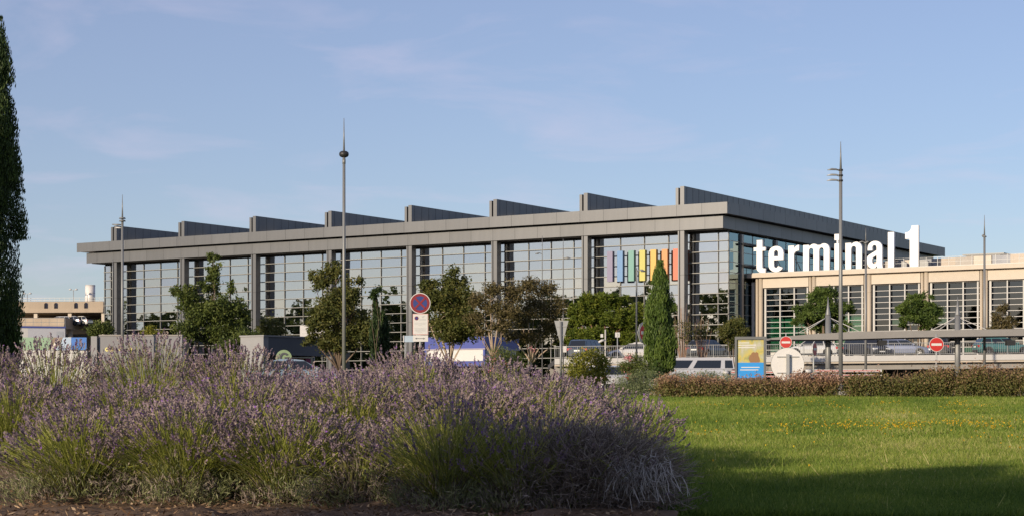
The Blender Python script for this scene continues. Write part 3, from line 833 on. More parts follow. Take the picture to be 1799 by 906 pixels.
# cars on the garage deck
for i, (px, c) in enumerate(((104, (0.55, 0.55, 0.55)), (122, (0.35, 0.36, 0.38)), (136, (0.70, 0.70, 0.69)))):
    z0 = garage_o.location.z + glz(571.0)
    car("parked_car", ["silver car on the open lower garage deck", "dark grey car in the middle of the garage deck row", "white car at the right end of the garage deck row"][i],
        'cross' if i else 'wagon', c, (X(px, 300), 300.5 + i * .4, z0 + .02), R(168 - i * 4), "cars on the garage deck")

# ================================================================== MASTED CANOPY
CD = 120.0
cx0 = X(1600, CD)
can = thing("masted_canopy", "long thin grey canopy hung from two pointed masts", "canopy", (cx0, CD, FZ))
def cp(px, py): return (X(px, CD) - cx0, Z(py, CD) - FZ)
prof = [cp(1352, 596.6), cp(1465, 596.3), cp(1600, 592.6), cp(1799, 589.6), cp(1950, 587.5), cp(1950, 575), cp(1799, 577.6), cp(1500, 582.6), cp(1420, 587.2), cp(1352, 593.4)]
MB().prism(prof, -0.9, 2.6).build("roof_blade", mat("canopy_grey", (0.25, 0.24, 0.225), 0.55, 0.1, 0.10, 1.5), can)
for px in (1458.5, 1687.5, 1915):
    x = X(px, CD) - cx0
    zt, zs, zc = Z(519, CD) - FZ, Z(553, CD) - FZ, Z(585, CD) - FZ
    ms = MB().tube([(x, .8, 0), (x, .8, zs)], .19, 16); ms.tube([(x, .8, zs), (x, .8, zs + .12), (x, .8, zs + .45), (x, .8, zt)], [.19, .17, .10, .012], 14)
    mo = ms.build("mast", M_GREYM, can)
    td = MB()
    for sx in (-1, 1):
        for sy in (-.8, 2.4):
            td.tube([(x + sx * .1, .8, zs - .12), (x + sx * 1.75, sy, zc + .12)], .022, 6)
    to = td.build("tie_rod", M_WHITE, mo)
for px in (1548, 1773):
    x = X(px, CD) - cx0
    fb = MB().box(x - .28, x + .28, -.5, .0, Z(606, CD) - FZ, Z(597, CD) - FZ); fb.bar((x, -.2, Z(598, CD) - FZ), (x, -.2, Z(592, CD) - FZ), .06, .06)
    fb.build("floodlight", M_BLACKM, can)

# ================================================================== LAMP MASTS AND STREET LAMPS
def mast(label, px, top, head, d, style, r0=.095):
    t = thing("lamp_mast", label, "lamp post", (X(px, d), d, float(gz(X(px, d), d)) - 0.02), 0, "tall pointed lamp masts")
    b = t.location.z; zt, zh = Z(top, d) - b, Z(head, d) - b
    pl = MB().tube([(0, 0, 0), (0, 0, zh)], [r0, r0 * .72], 14); pl.tube([(0, 0, zh), (0, 0, zt)], [r0 * .55, .012], 10)
    pl.tube([(0, 0, 0), (0, 0, .35)], r0 * 1.35, 14)
    pl.build("pole", M_GREYM, t)
    k = d / FOC
    if style == 'ball':
        hd = MB(); pts = []
        ns = 9
        vs = [(0, 0, zh)]
        hd.tube([(0, 0, zh + z * k) for z in (-6, -5, -3, 0, 3, 5, 5.8)], [v * k for v in (3, 6, 8, 8.7, 7.8, 5, 1.2)], 18)
        hd.build("lamp_head", M_BLACKM, t)
        MB().tube([(0, 0, zh - 17 * k), (0, 0, zh - 9 * k)], 2.9 * k, 12).build("collar", M_GREYM, t)
    elif style == 'blades':
        for i, (dy, len_) in enumerate(((0, 24), (9.5, 25), (18.5, 25))):
            z = zh - dy * k
            bl = MB().tube([(-4 * k, 0, z), (-8 * k, -.02, z + 1 * k), (-16 * k, -.05, z + 1.2 * k), (-len_ * k, -.08, z - .4 * k)], [1.2 * k, 1.7 * k, 1.9 * k, .6 * k], 8)
            bl.bar((0, 0, z), (-5 * k, 0, z), .07, .07)
            bl.build("lamp_head", M_GALV if i else M_GREYM, t)
            MB().tube([(0, 0, z - 1.5 * k), (0, 0, z + 1.5 * k)], r0 * 1.05, 12).build("collar", M_BLACKM, t)
    elif style == 'discs':
        for dy in (-2.3, 2.3): MB().tube([(0, 0, zh - dy * k - .03), (0, 0, zh - dy * k + .05)], [6 * k, 4.8 * k], 16).build("lamp_disc", M_GREYM, t)
        for dy, ln, m_ in ((9, 18, M_GREYM), (14.5, 12, M_WHITE)):
            MB().tube([(0, 0, zh - dy * k), (-ln * .45 * k, 0, zh - dy * k), (-ln * k, -.02, zh - dy * k + .5 * k)], [.03, .05, .03], 8).build("lamp_head", m_, t)
    else:   # spread arms
        MB().tube([(0, 0, zh - .04), (0, 0, zh + .05)], [4 * k, 3 * k], 14).build("lamp_disc", M_GREYM, t)
        for s, ln in ((-1, 13), (1, 6)) if style == 'arms' else ((-1, 4.5),):
            MB().tube([(0, 0, zh + .06), (s * ln * .5 * k, 0, zh + .10), (s * ln * k, 0, zh + .04)], [.035, .06, .03], 8).build("lamp_head", M_GREYM, t)
    return t
mast("tall grey mast with dark round head rising before the middle of the hall", 604.3, 208, 271, 78, 'ball', .085)
mast("tall grey mast with three flat lamps in front of the white letters", 1477, 249, 299, 85, 'blades', .105)
mast("grey mast with stacked discs in front of the hall's left end", 215, 342, 386, 110, 'discs', .10)
mast("slim mast with one small head at the right over the beige roof", 1729.5, 378, 415.5, 122, 'one', .10)
mast("slim mast with spread lamp arms before the letter a", 1521, 400, 427, 131, 'arms', .10)
def slamp(label, px, top, ay, d, side, ln, r=.05):
    t = thing("street_lamp", label, "street lamp", (X(px, d), d, FZ - 0.02), 0, "slim street lamps before the hall")
    b = t.location.z; k = d / FOC; zt, za = Z(top, d) - b, Z(ay, d) - b
    MB().tube([(0, 0, 0), (0, 0, za), (0, 0, zt)], [r, r * .75, r * .35], 10).build("pole", M_GREYM, t)
    MB().tube([(0, 0, za - .04), (side * ln * .45 * k, 0, za + .03), (side * ln * .6 * k, 0, za), (side * ln * k, 0, za - .04)], [.025, .03, .075, .03], 8).build("lamp_head", M_GREYM, t)
slamp("slim lamp with arm to the left, before the sixth glass bay", 952.6, 414, 445, 150, -1, 12)
slamp("slim lamp with arm to the right above the brown tree", 989.5, 420, 453, 120, 1, 13)
slamp("slim lamp with arm to the right, left of the tall cypress", 1118.3, 470, 475, 95, 1, 15, .055)
slamp("slim lamp with short arm at the hall's far left column", 198, 455, 485, 160, -1, 6, .07)

# ================================================================== SIGNS
def sign_thing(label, px, py, d, rz=0.0, cat="sign", name="road_sign"):
    g = float(gz(X(px, d), d))
    t = thing(name, label, cat, (X(px, d), d, g - .02), rz)
    return t, Z(py, d) - g + .02
def no_entry(label, px, py, d, r, rz=0.0, stub=False, thick=0.03, oct_=False):
    t, z = sign_thing(label, px, py, d, rz)
    MB().tube([(0, .06, 0), (0, .06, z + r * (1.45 if stub else .8))], .038, 10).build("post", M_GALV, t)
    b = MB()
    if oct_: b.disc((0, .012, z), r * 1.22, (0, -1, 0), 8, 0, None, .03)
    b.disc((0, 0, z), r, (0, -1, 0), 32, 0, None, .022)
    b.build("back_plate", M_GALV, t)
    MB().disc((0, -.004, z), r * .985, (0, -1, 0), 32).build("border", M_SIGNW, t)
    MB().disc((0, -.008, z), r * .93, (0, -1, 0), 32).build("face", M_SIGNR, t)
    MB().box(-r * .70, r * .70, -.016, -.010, z - r * .165, z + r * .165).build("bar", M_SIGNW, t)
    return t
no_entry("round red no entry sign standing alone before the raised road", 1645.3, 604.3, 82, .328, R(-4), True)
no_entry("small red no entry sign just above the large blank round sign back", 1380.8, 600.5, 95, .32, R(-8), True)
no_entry("narrow looking no entry sign turned away, by the striped barrier", 1431.5, 612.5, 80, .30, R(62))
no_entry("no entry sign on angular plate half hidden behind the cypress", 1133.5, 584, 76, .40, R(48), False, .03, True)

# no stopping sign with its two plates
d = 57.0
t, z = sign_thing("blue and red no stopping sign above a white notice plate", 738, 532, d)
MB().tube([(0, .05, 0), (0, .05, z + .30)], .03, 10).build("post", M_GALV, t)
MB().disc((0, 0, z), .328, (0, -1, 0), 36, 0, None, .02).build("back_plate", M_SIGNW, t)
MB().disc((0, -.004, z), .305, (0, -1, 0), 36).build("border", M_SIGND, t)
MB().disc((0, -.008, z), .222, (0, -1, 0), 36).build("face", M_SIGNB, t)
cr = MB()
for an in (45, -45):
    c_, s_ = math.cos(R(an)) * .226, math.sin(R(an)) * .226
    cr.bar((-c_, -.012 - .002 * (an > 0), z - s_), (c_, -.012 - .002 * (an > 0), z + s_), .006, .06)
cr.build("cross", M_SIGND, t)
k = d / FOC
def plate(x0, x1, y0, y1, nm, m_, yy=0.0): return MB().box((x0 - 738) * k, (x1 - 738) * k, yy, yy + .012, z - (y1 - 532) * k, z - (y0 - 532) * k).build(nm, m_, t)
plate(725.2, 752.2, 550.6, 587.3, "notice_plate", mat("notice_rim", (0.62, 0.36, 0.34), 0.5), .004)
plate(726.2, 751.2, 551.6, 586.3, "notice_face", M_SIGNW, -.003)
MB().disc((-6.2 * k, -.007, z - 26.3 * k), 3.6 * k, (0, -1, 0), 16).build("small_disc", M_SIGND, t)
MB().disc((-6.2 * k, -.010, z - 26.3 * k), 2.4 * k, (0, -1, 0), 16).build("small_disc_face", M_SIGNB, t)
pr = MB()
pr.prism([(x * k, z - y * k) for x, y in ((2.5, 24.5), (4.5, 22.6), (8, 22.2), (6, 24.6), (4, 25.2))], -.007, -.004)
for i, (x0, x1) in enumerate(((-1, 9.5), (-2, 10), (-9.5, 9.8), (-9.8, 9.6), (-3, 3), (-9.5, 9.8), (-8, 9), (-9.6, 9.6), (-9, 9.8), (-4, 3))):
    y = (27.8, 29.6, 34.4, 36.2, 38.2, 43.6, 45.2, 46.8, 48.4, 50.0)[i]
    pr.box(x0 * k, x1 * k, -.007, -.004, z - (y + .55) * k, z - (y - .2) * k)
pr.build("print", mat("faded_print", (0.42, 0.42, 0.43), 0.6), t)
plate(725.4, 752.0, 588.2, 599.3, "arrow_plate", M_SIGNW, 0)
ar = MB().box(-6.5 * k, 6.5 * k, -.005, -.001, z - 62.3 * k, z - 61.3 * k)
for s in (-1, 1): ar.prism([(s * 9 * k, z - 61.8 * k), (s * 5.6 * k, z - 60.2 * k), (s * 5.6 * k, z - 63.4 * k)], -.006, -.002)
ar.build("double_arrow", M_INK, t)

# pale blue plate behind it
t, z = sign_thing("small pale blue grey plate beside the no stopping sign", 718, 594.5, 66)
k = 66 / FOC
MB().box(-9 * k, 9 * k, 0, .02, z - 5.5 * k, z + 5.5 * k).build("plate", mat("pale_blue_plate", (0.33, 0.42, 0.50), 0.5), t)
MB().box(-9.6 * k, -8 * k, -.02, .03, z - 5.9 * k, z + 5.9 * k).build("edge", M_SIGNW, t)
MB().tube([(-6 * k, .05, 0), (-6 * k, .05, z)], .03, 8).build("post", M_GALV, t)

# give way sign seen from behind
d = 69.0
t, z = sign_thing("grey back of a downward pointing give way sign on a post", 986.3, 582, d)
k = d / FOC
MB().prism([(-12.5 * k, z + 19.5 * k), (12.5 * k, z + 19.5 * k), (1.2 * k, z - 24 * k), (-1.2 * k, z - 24 * k)], .03, .05).build("back_plate", M_GALV, t)
MB().tube([(-1 * k, 0, 0), (-1 * k, 0, z + 18 * k)], 2.1 * k, 12).build("post", M_GREYM, t)
for dy in (9, -6): MB().box(-8 * k, 8 * k, .005, .03, z + dy * k - .012, z + dy * k + .012).build("bracket", M_GALV, t)
MB().box(3 * k, 9 * k, 0, .02, z - 36 * k, z - 25 * k).build("small_plate", M_SIGNW, t)

# little number 3 sign
d = 140.0
t, z = sign_thing("small white square sign with a black 3", 1084.8, 587.5, d)
z0 = FZ - t.location.z
k = d / FOC
MB().box(-4.1 * k, 4.1 * k, 0, .03, z - 4.3 * k, z + 4.3 * k).build("plate", M_SIGNW, t)
MB().tube([(0, .06, 0), (0, .06, z)], .04, 8).build("post", M_GALV, t)
ring3 = arc(0, 6, 4, 4, 150, -60, 8) + arc(0, -1, 4.6, 4.6, 60, -150, 9) + arc(0, -1, 2.6, 2.6, -150, 75, 8) + [(-.5, 2.4)] + arc(0, 6, 2.0, 2.0, -75, 150, 8)
me3 = poly_mesh("digit", [ring3], M_INK, .01, .32 * k, .32 * k)
link("digit", me3, t, (0, -.01, z - .8 * k))

# camera post
d = 85.0
t, z = sign_thing("slim pale post carrying a small camera and box", 1063.5, 578, d, 0, "post", "camera_post")
k = d / FOC
MB().tube([(0, 0, 0), (0, 0, z)], [1.6 * k, 1.3 * k], 10).build("post", mat("pale_post", (0.46, 0.44, 0.41), 0.7), t)
MB().box(-8.5 * k, -4 * k, -.05, .05, z - 14 * k, z - 8 * k).build("box", M_SIGNW, t)
MB().tube([(-1 * k, 0, z - 19 * k), (-6 * k, -.05, z - 19.5 * k), (-12 * k, -.1, z - 22.5 * k)], [.05, .06, .045], 10).build("camera", M_SIGNW, t)

# large blank sign back
d = 51.8
t, z = sign_thing("large blank white round sign seen from behind, above the hedge", 1384.7, 639, d)
r = 29 * d / FOC
MB().disc((0, .10, z), r, (0, -1, 0), 48, 0, None, .02).build("back_plate", mat("bare_white_plate", (0.72, 0.70, 0.67), 0.4, 0.15, 0.04), t)
MB().disc((0, .118, z), r * 1.02, (0, -1, 0), 48, 0, None, .014).build("rim", M_GREYM, t)
MB().box(-.05, .035, -.02, .062, 0, z + r * .62).build("post", M_GALV, t)
for dz_ in (.46, -.52): MB().box(-r * .66, r * .66, .064, .098, z + r * dz_ - .012, z + r * dz_ + .012).build("bracket", M_GALV, t)

# wide white direction panel by the second tree
d = 107.0
t, z = sign_thing("wide white information panel on a post beside the leafy tree", 563, 584, d)
k = d / FOC
MB().box(-36 * k, 36 * k, 0, .06, z - 13 * k, z + 13 * k).build("panel", M_SIGNW, t)
tx = MB()
for i, (x0, x1) in enumerate(((-32, -20), (-32, -26))): tx.box(x0 * k, x1 * k, -.006, -.001, z + (4.5 - i * 6) * k, z + (6.5 - i * 6) * k)
tx.build("print", mat("pale_print", (0.50, 0.50, 0.50), 0.6), t)
MB().tube([(-13 * k, .12, 0), (-13 * k, .12, z + 8 * k)], 2.2 * k, 12).build("post", M_SIGNW, t)

# ------------------------------------------------------------------ billboard
d = 70.0
t, z = sign_thing("lit poster display case with yellow picture and blue lower band", 1318, 627, d, R(-12), "billboard", "poster_display")
k = d / FOC
z_b, z_t = z - 40 * k, z + 36.5 * k
fr = MB(); w = 27 * k
fr.box(-w, w, .0, .2, z_t - 5 * k, z_t); fr.box(-w, w, .0, .2, z_b, z_b + 4 * k)
fr.box(-w, -w + 3.6 * k, .001, .199, z_b + 4 * k, z_t - 5 * k); fr.box(w - 3.6 * k, w, .001, .199, z_b + 4 * k, z_t - 5 * k); fr.box(-w + .01, w - .01, .12, .19, z_b + .02, z_t - .02)
fr.build("frame", mat("display_grey", (0.085, 0.09, 0.095), 0.45, 0.3), t)
MB().box(-.12, .12, .03, .17, 0, z_b).build("foot", M_GREYM, t)
pm = bpy.data.materials.new("poster_print"); pm.use_nodes = True
n_, l_ = pm.node_tree.nodes, pm.node_tree.links
tc = n_.new("ShaderNodeTexCoord"); ns = n_.new("ShaderNodeTexNoise"); ns.inputs["Scale"].default_value = 3.2; ns.inputs["Detail"].default_value = 5
l_.new(tc.outputs["Generated"], ns.inputs["Vector"])
rp = n_.new("ShaderNodeValToRGB"); e = rp.color_ramp.elements
e[0].position = .34; e[0].color = (.20, .24, .12, 1); e[1].position = .66; e[1].color = (.42, .40, .34, 1)
q = e.new(.45); q.color = (.46, .38, .10, 1); q = e.new(.55); q.color = (.36, .36, .20, 1)
l_.new(ns.outputs["Fac"], rp.inputs[0])
sp = n_.new("ShaderNodeSeparateXYZ"); l_.new(tc.outputs["Generated"], sp.inputs[0])
def nm_(op, a, b):
    m_ = n_.new("ShaderNodeMath"); m_.operation = op
    for i, v in enumerate((a, b)):
        if isinstance(v, (int, float)): m_.inputs[i].default_value = v
        else: l_.new(v, m_.inputs[i])
    return m_.outputs[0]
dx_ = nm_('MULTIPLY', nm_('SUBTRACT', sp.outputs[0], .66), 1.0); dz2 = nm_('SUBTRACT', sp.outputs[2], .52)
dist = nm_('ADD', nm_('SQRT', nm_('ADD', nm_('MULTIPLY', dx_, dx_), nm_('MULTIPLY', dz2, dz2)), 0), nm_('MULTIPLY', nm_('SUBTRACT', ns.outputs["Fac"], .5), .45))
blob = nm_('LESS_THAN', dist, .15)
m1 = n_.new("ShaderNodeMix"); m1.data_type = 'RGBA'; l_.new(blob, m1.inputs[0]); l_.new(rp.outputs[0], m1.inputs[6]); m1.inputs[7].default_value = (.24, .13, .06, 1)
m2 = n_.new("ShaderNodeMix"); m2.data_type = 'RGBA'; l_.new(nm_('LESS_THAN', sp.outputs[2], .40), m2.inputs[0]); l_.new(m1.outputs[2], m2.inputs[6]); m2.inputs[7].default_value = (.02, .24, .62, 1)
l_.new(m2.outputs[2], n_["Principled BSDF"].inputs["Base Color"]); n_["Principled BSDF"].inputs["Roughness"].default_value = .25
MB().box(-w + 3.7 * k, w - 3.7 * k, .085, .1, z_b + 4.1 * k, z_t - 5.1 * k).build("poster", pm, t)
tx = MB()
for i, (x0, x1, y) in enumerate(((-21, -2, 25), (-21, 10, 21), (-21, 8, 17), (-16, 16, -18), (-18, 14, -22.5))):
    tx.box(x0 * k, x1 * k, .078, .083, z + y * k, z + (y + 1.5) * k)
tx.build("print", M_SIGNW, t)

# ------------------------------------------------------------------ striped barriers
def barrier(label, px_h, px_e, py, d, sgn):
    g = float(gz(X(px_h, d), d)); k = d / FOC
    t = thing("lifting_barrier", label, "barrier", (X(px_h, d), d, g))
    z = Z(py, d) - g
    hb = MB().box(-6 * k, 6 * k, -.15, .15, 0, z + 2 * k); hb.box(-6.6 * k, 6.6 * k, -.17, .17, z + 2.01 * k, z + 3.2 * k)
    hb.build("housing", M_GREYM, t)
    L = (px_e - px_h) * k
    MB().tube([(-5 * k, -.2, z - 1 * k), (-15 * k, -.2, z - 1 * k)], .10, 10).build("counterweight", M_SIGNW, t)
    MB().box(min(0, L), max(0, L), -.22, -.17, z - 2.2 * k, z + 2.2 * k).build("boom", M_SIGNW, t)
    MB().box(min(0, L) * .97, max(0, L) * .97, -.232, -.222, z - .7 * k, z + .6 * k).build("stripe", M_SIGNR, t)
    MB().box(min(0, L), max(0, L), -.21, -.17, z - 9.0 * k, z - 6.2 * k).build("lower_boom", M_SIGNW, t)
    MB().box(min(0, L) * .97, max(0, L) * .97, -.222, -.212, z - 8.2 * k, z - 7.2 * k).build("stripe", M_SIGNR, t)
    MB().box(L * .12 - .04, L * .12 + .04, -.12, -.04, 0, z - 2.3 * k).build("rest_post", M_SIGNW, t)
barrier("striped red and white barrier right of the round sign back", 1429, 1548, 650.5, 92, 1)
barrier("striped red and white barrier ending behind the poster case", 1284, 1362, 653, 97, 1)

# ================================================================== LEFT FOREGROUND BUILDINGS
d = 112.0; k = d / FOC
w = thing("grey_wall", "plain pale grey wall with yellow ring marks behind the lavender", "wall", (X(240, d), d, FZ))
zt = Z(589.5, d) - FZ
MB().box(-66 * k, 80 * k, 0, .4, 0, zt).build("wall_face", mat("grey_render", (0.22, 0.22, 0.23), 0.7, 0, 0.12, 0.6, streak=True), w)
MB().box(-79 * k, -68.5 * k, -.2, .5, 0, zt - .02).build("pier", mat("pale_render", (0.27, 0.27, 0.275), 0.7, 0, 0.08), w)
MB().box(-66.3 * k, 80.3 * k, -.05, .45, zt + .003, zt + .08).build("coping", M_CONCG, w)
for px in (188, 195, 212, 229):
    rg = [arc(0, 0, 3.2, 3.6, 0, 350, 12), arc(0, 0, 1.3, 1.7, 0, 350, 10)]
    link("ring_mark", poly_mesh("ring_mark", rg, mat("pale_yellow_paint", (0.75, 0.68, 0.22), 0.6), .03, k, k), w, ((px - 240) * k, -.02, Z(613, d) - FZ))
def kiosk():
    d = 100.0; k = d / FOC
    t = thing("low_shop_building", "low dark grey shop front with a round green G sign", "building", (X(472, d), d, FZ), R(55))
    zt = Z(590.5, d) - FZ
    pale = mat("pale_render", (0.42, 0.42, 0.42)); dk = mat("shaded_front_render", (0.095, 0.105, 0.125), 0.6, 0, 0.06, 0.6)  # the front's shade is mixed into the dark blue grey
    MB().box(-.4, 0, 0.02, 1.75, 0, zt).build("end_wall", pale, t)
    MB().box(0.003, 5.4, 0.02, 1.75, zt - 1.0, zt - .003).build("fascia", dk, t)
    MB().box(0.003, 5.4, 1.4, 1.7, 0, zt - 1.01).build("shop_wall", dk, t)
    for q in range(7): MB().box(0.25, 3.0, 1.34, 1.39, .3 + q * .33, .58 + q * .33).build("shutter_slat", mat("shutter_blue", (0.10, 0.12, 0.16), 0.5), t)
    MB().box(3.2, 5.2, 1.33, 1.39, .2, 2.2).build("shop_window", M_GLASSB, t)
    for q, c in enumerate(((.5, .05, .04), (.55, .2, .03), (.4, .05, .2))):
        MB().box(3.3 + q * .6, 3.75 + q * .6, 1.26, 1.32, 1.55, 1.95).build("shop_poster", mat("shop_poster_%d" % q, c, 0.6), t)
    MB().box(-.45, 5.5, -.05, 1.8, zt, zt + .08).build("roof_edge", pale, t)
    s = thing("round_green_sign", "round pale green sign with dark letter G", "sign", (X(499, 96), 96, FZ), R(20))
    zc = Z(627.5, 96) - FZ
    MB().disc((0, 0, zc), .42, (0, -1, 0), 32, 0, None, .08).build("disc", mat("sign_green", (0.30, 0.40, 0.22), 0.6, 0, 0.04), s)
    gr = arc(0, 0, 22, 24, 35, 325, 18) + [(18, -2), (2, -2), (2, 6)][::-1][:0] + [(20, -14), (20, 3), (2, 3), (2, -5), (11, -5), (11, -11)] + arc(0, 0, 13, 15, 315, 45, 16)
    link("letter", poly_mesh("letter", [gr], M_INK, .02, .0115, .0115), s, (0, -.02, zc))
    MB().tube([(0, .08, 0), (0, .08, zc)], .05, 8).build("post", M_GREYM, s)
kiosk()
def blue_box():
    d = 86.0
    t = thing("box_trailer", "blue and white box trailer parked behind the small trees", "trailer", (X(852, d), d, FZ), RZ)
    L1, L2 = 3.5, 1.9
    bl = mat("trailer_blue", (0.05, 0.07, 0.29), 0.4, 0, 0.04); wh = M_SIGNW
    zt, z1, z2, z0 = [Z(y, d) - FZ for y in (590, 611, 633, 642)]
    MB().box(-L1, 0, 0, L2 * 1.6, z1, zt).build("upper_body", bl, t)
    MB().box(-L1 + .12, -.1, -.01, L2 * 1.6 - .1, z2, z1 - .05).build("white_panel", wh, t)
    MB().box(-L1, 0, .02, L2 * 1.6, z0, z2 - .003).build("chassis", bl, t)
    for x in (-L1, -.1): MB().box(x - .003, x + .103, -.015, .1, z2, z1 - .002).build("corner_post", bl, t)
    MB().box(-L1 - .04, .04, -.05, L2 * 1.6 + .05, z1 - .05, z1 + .003).build("band", mat("trailer_grey", (0.30, 0.27, 0.33), 0.5), t)
    for x in (-2.6, -.9):
        w_ = MB().tube([(x, -.02, .32), (x, .22, .32)], .32, 18).build("wheel", M_TYRE, t)
        MB().disc((x, -.03, .32), .2, (0, -1, 0), 16).build("rim", M_RIM, w_)
blue_box()
# white cabin and painted hoarding at far left
d = 150.0; k = d / FOC
cb = thing("site_cabin", "white flat roofed cabin with blue trim and roof rail", "cabin", (X(49, d), d, FZ), R(14))
zt = Z(572.5, d) - FZ; zb = 0
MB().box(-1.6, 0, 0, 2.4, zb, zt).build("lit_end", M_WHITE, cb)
MB().box(0.003, 3.0, .003, 2.4, zb, zt - .01).build("side_wall", mat("cabin_shade_grey", (0.40, 0.41, 0.45), 0.6, 0, 0.04), cb)  # blue grey paints in the shade on the white cabin's side
MB().box(-1.63, 3.05, -.03, 2.45, zt - .14, zt + .02).build("roof_trim", mat("cabin_blue", (0.05, 0.07, 0.24), 0.5), cb)
MB().box(2.3, 2.85, -.012, -.004, zt - 2.2, zt - .4).build("door", mat("cabin_shade_grey2", (0.34, 0.36, 0.40), 0.6), cb)
r_ = MB()
for z_ in (.35, .68): r_.bar((-1.5, .1, zt + z_), (3.0, .1, zt + z_), .03, .03)
for q in range(8): r_.bar((-1.5 + q * 4.5 / 7, .1, zt), (-1.5 + q * 4.5 / 7, .1, zt + .68), .03, .03)
r_.build("roof_rail", M_GALV, cb)
d = 122.0; k = d / FOC
hb = thing("painted_hoarding", "painted hoarding in green, brown stripe and blue", "hoarding", (X(90, d), d, FZ))
def hp(px, py): return ((px - 90) * k, Z(py, d) - FZ)
def hpan(pts, nm, c): MB().prism([hp(*p) for p in pts], 0, .06).build("panel", mat(nm, c, 0.6, 0, 0.06, 1.5), hb)
hpan([(20, 614), (84, 614), (94, 592), (20, 592)], "hoarding_green", (0.24, 0.37, 0.24))
hpan([(84.2, 614), (88, 614), (101, 592), (94.2, 592)], "hoarding_brown", (0.22, 0.16, 0.12))
hpan([(88.2, 614), (92, 614), (105, 592), (101.2, 592)], "hoarding_cream", (0.70, 0.66, 0.58))
hpan([(92.2, 614), (97, 614), (111, 592), (105.2, 592)], "hoarding_brown2", (0.24, 0.18, 0.14))
hpan([(97.2, 614), (125, 614), (125, 592), (111.2, 592)], "hoarding_sky", (0.38, 0.47, 0.58))
hpan([(125.2, 614), (152, 614), (152, 592), (125.2, 592)], "hoarding_blue", (0.05, 0.17, 0.50))
MB().box(hp(20, 0)[0], hp(152, 0)[0], .08, .3, 0, Z(615, d) - FZ).build("base_wall", M_WHITE, hb)

# ================================================================== TREES AND SHRUBS
LM_TREE = leafmat("leaves_mid_green", [(0, (0.044, 0.066, 0.017)), (0.5, (0.094, 0.126, 0.029)), (1, (0.188, 0.210, 0.054))], .30)
LM_OLIVE = leafmat("leaves_olive", [(0, (0.048, 0.062, 0.016)), (0.5, (0.10, 0.112, 0.028)), (1, (0.19, 0.165, 0.05))], .30)
LM_BROWN = leafmat("leaves_dry_brown", [(0, (0.055, 0.052, 0.018)), (0.5, (0.11, 0.092, 0.036)), (1, (0.19, 0.145, 0.075))], .25)
LM_PINE = leafmat("needles_bright", [(0, (0.045, 0.072, 0.010)), (0.5, (0.11, 0.150, 0.018)), (1, (0.22, 0.235, 0.035))], .22)
LM_PINE2 = leafmat("needles_deep", [(0, (0.035, 0.063, 0.017)), (0.5, (0.084, 0.133, 0.028)), (1, (0.168, 0.217, 0.048))], .22)
LM_CYP = leafmat("cypress_sprays", [(0, (0.029, 0.055, 0.013)), (0.5, (0.078, 0.130, 0.023)), (1, (0.169, 0.227, 0.044))], .15)
LM_CYPD = leafmat("cypress_sprays_dark", [(0, (0.012, 0.024, 0.010)), (0.5, (0.03, 0.055, 0.016)), (1, (0.08, 0.12, 0.03))], .12)
LM_YELL = leafmat("leaves_yellow_green", [(0, (0.084, 0.102, 0.014)), (0.5, (0.192, 0.204, 0.030)), (1, (0.408, 0.360, 0.060))], .35)
LM_GREYG = leafmat("leaves_grey_green", [(0, (0.065, 0.091, 0.039)), (0.5, (0.143, 0.176, 0.078)), (1, (0.286, 0.305, 0.169))], .2)
LM_HEDGE = leafmat("leaves_red_brown", [(0, (0.06, 0.075, 0.02)), (0.35, (0.14, 0.145, 0.042)), (0.58, (0.23, 0.16, 0.075)), (0.82, (0.33, 0.19, 0.13)), (1, (0.48, 0.32, 0.25))], .25)
LM_PINK = leafmat("oleander_flowers", [(0, (0.60, 0.18, 0.22)), (1, (0.85, 0.42, 0.42))], .3)

def leaf_cloud(clumps, n, L, W, sub=26, spread=.22, up=0.2, mode='leaf', surf=.45):
    """clumps: (x,y,z,rx,ry,rz). leaves sit in small clusters spread through the outer part of each clump"""
    C = np.array(clumps, float)
    vol = (C[:, 3] * C[:, 4] * C[:, 5]) ** (2 / 3); vol /= vol.sum()
    P, D, T = [], [], []
    for c, v in zip(C, vol):
        ns = max(3, int(sub * v * len(C)))
        dirs = rnd_dir(ns); rr = RNG.uniform(surf, 1.0, (ns, 1)) ** .8
        cen = c[:3] + dirs * rr * c[3:6]
        nl = max(4, int(n * v / ns)); sig = spread * float(c[3:6].mean()) + .05
        st = RNG.random(ns)
        for q in range(ns):
            m = int(nl * RNG.uniform(.6, 1.4))
            off = RNG.normal(size=(m, 3)) * sig * np.array([1, 1, .75])
            p = cen[q] + off
            if mode == 'needle': d_ = nrm(off + np.array([0, 0, .35 * sig]) + RNG.normal(size=(m, 3)) * sig * .3)
            else: d_ = nrm(RNG.normal(size=(m, 3)) + np.array([0, 0, up]) + dirs[q] * .5)
            P.append(p); D.append(d_); T.append(np.clip(.55 * st[q] + .45 * RNG.random(m), 0, 1))
    P, D, T = np.concatenate(P), np.concatenate(D), np.concatenate(T)
    n_ = len(P)
    return rhombi(P, D, L * RNG.uniform(.55, 1.6, n_), W * RNG.uniform(.55, 1.5, n_)), T, C
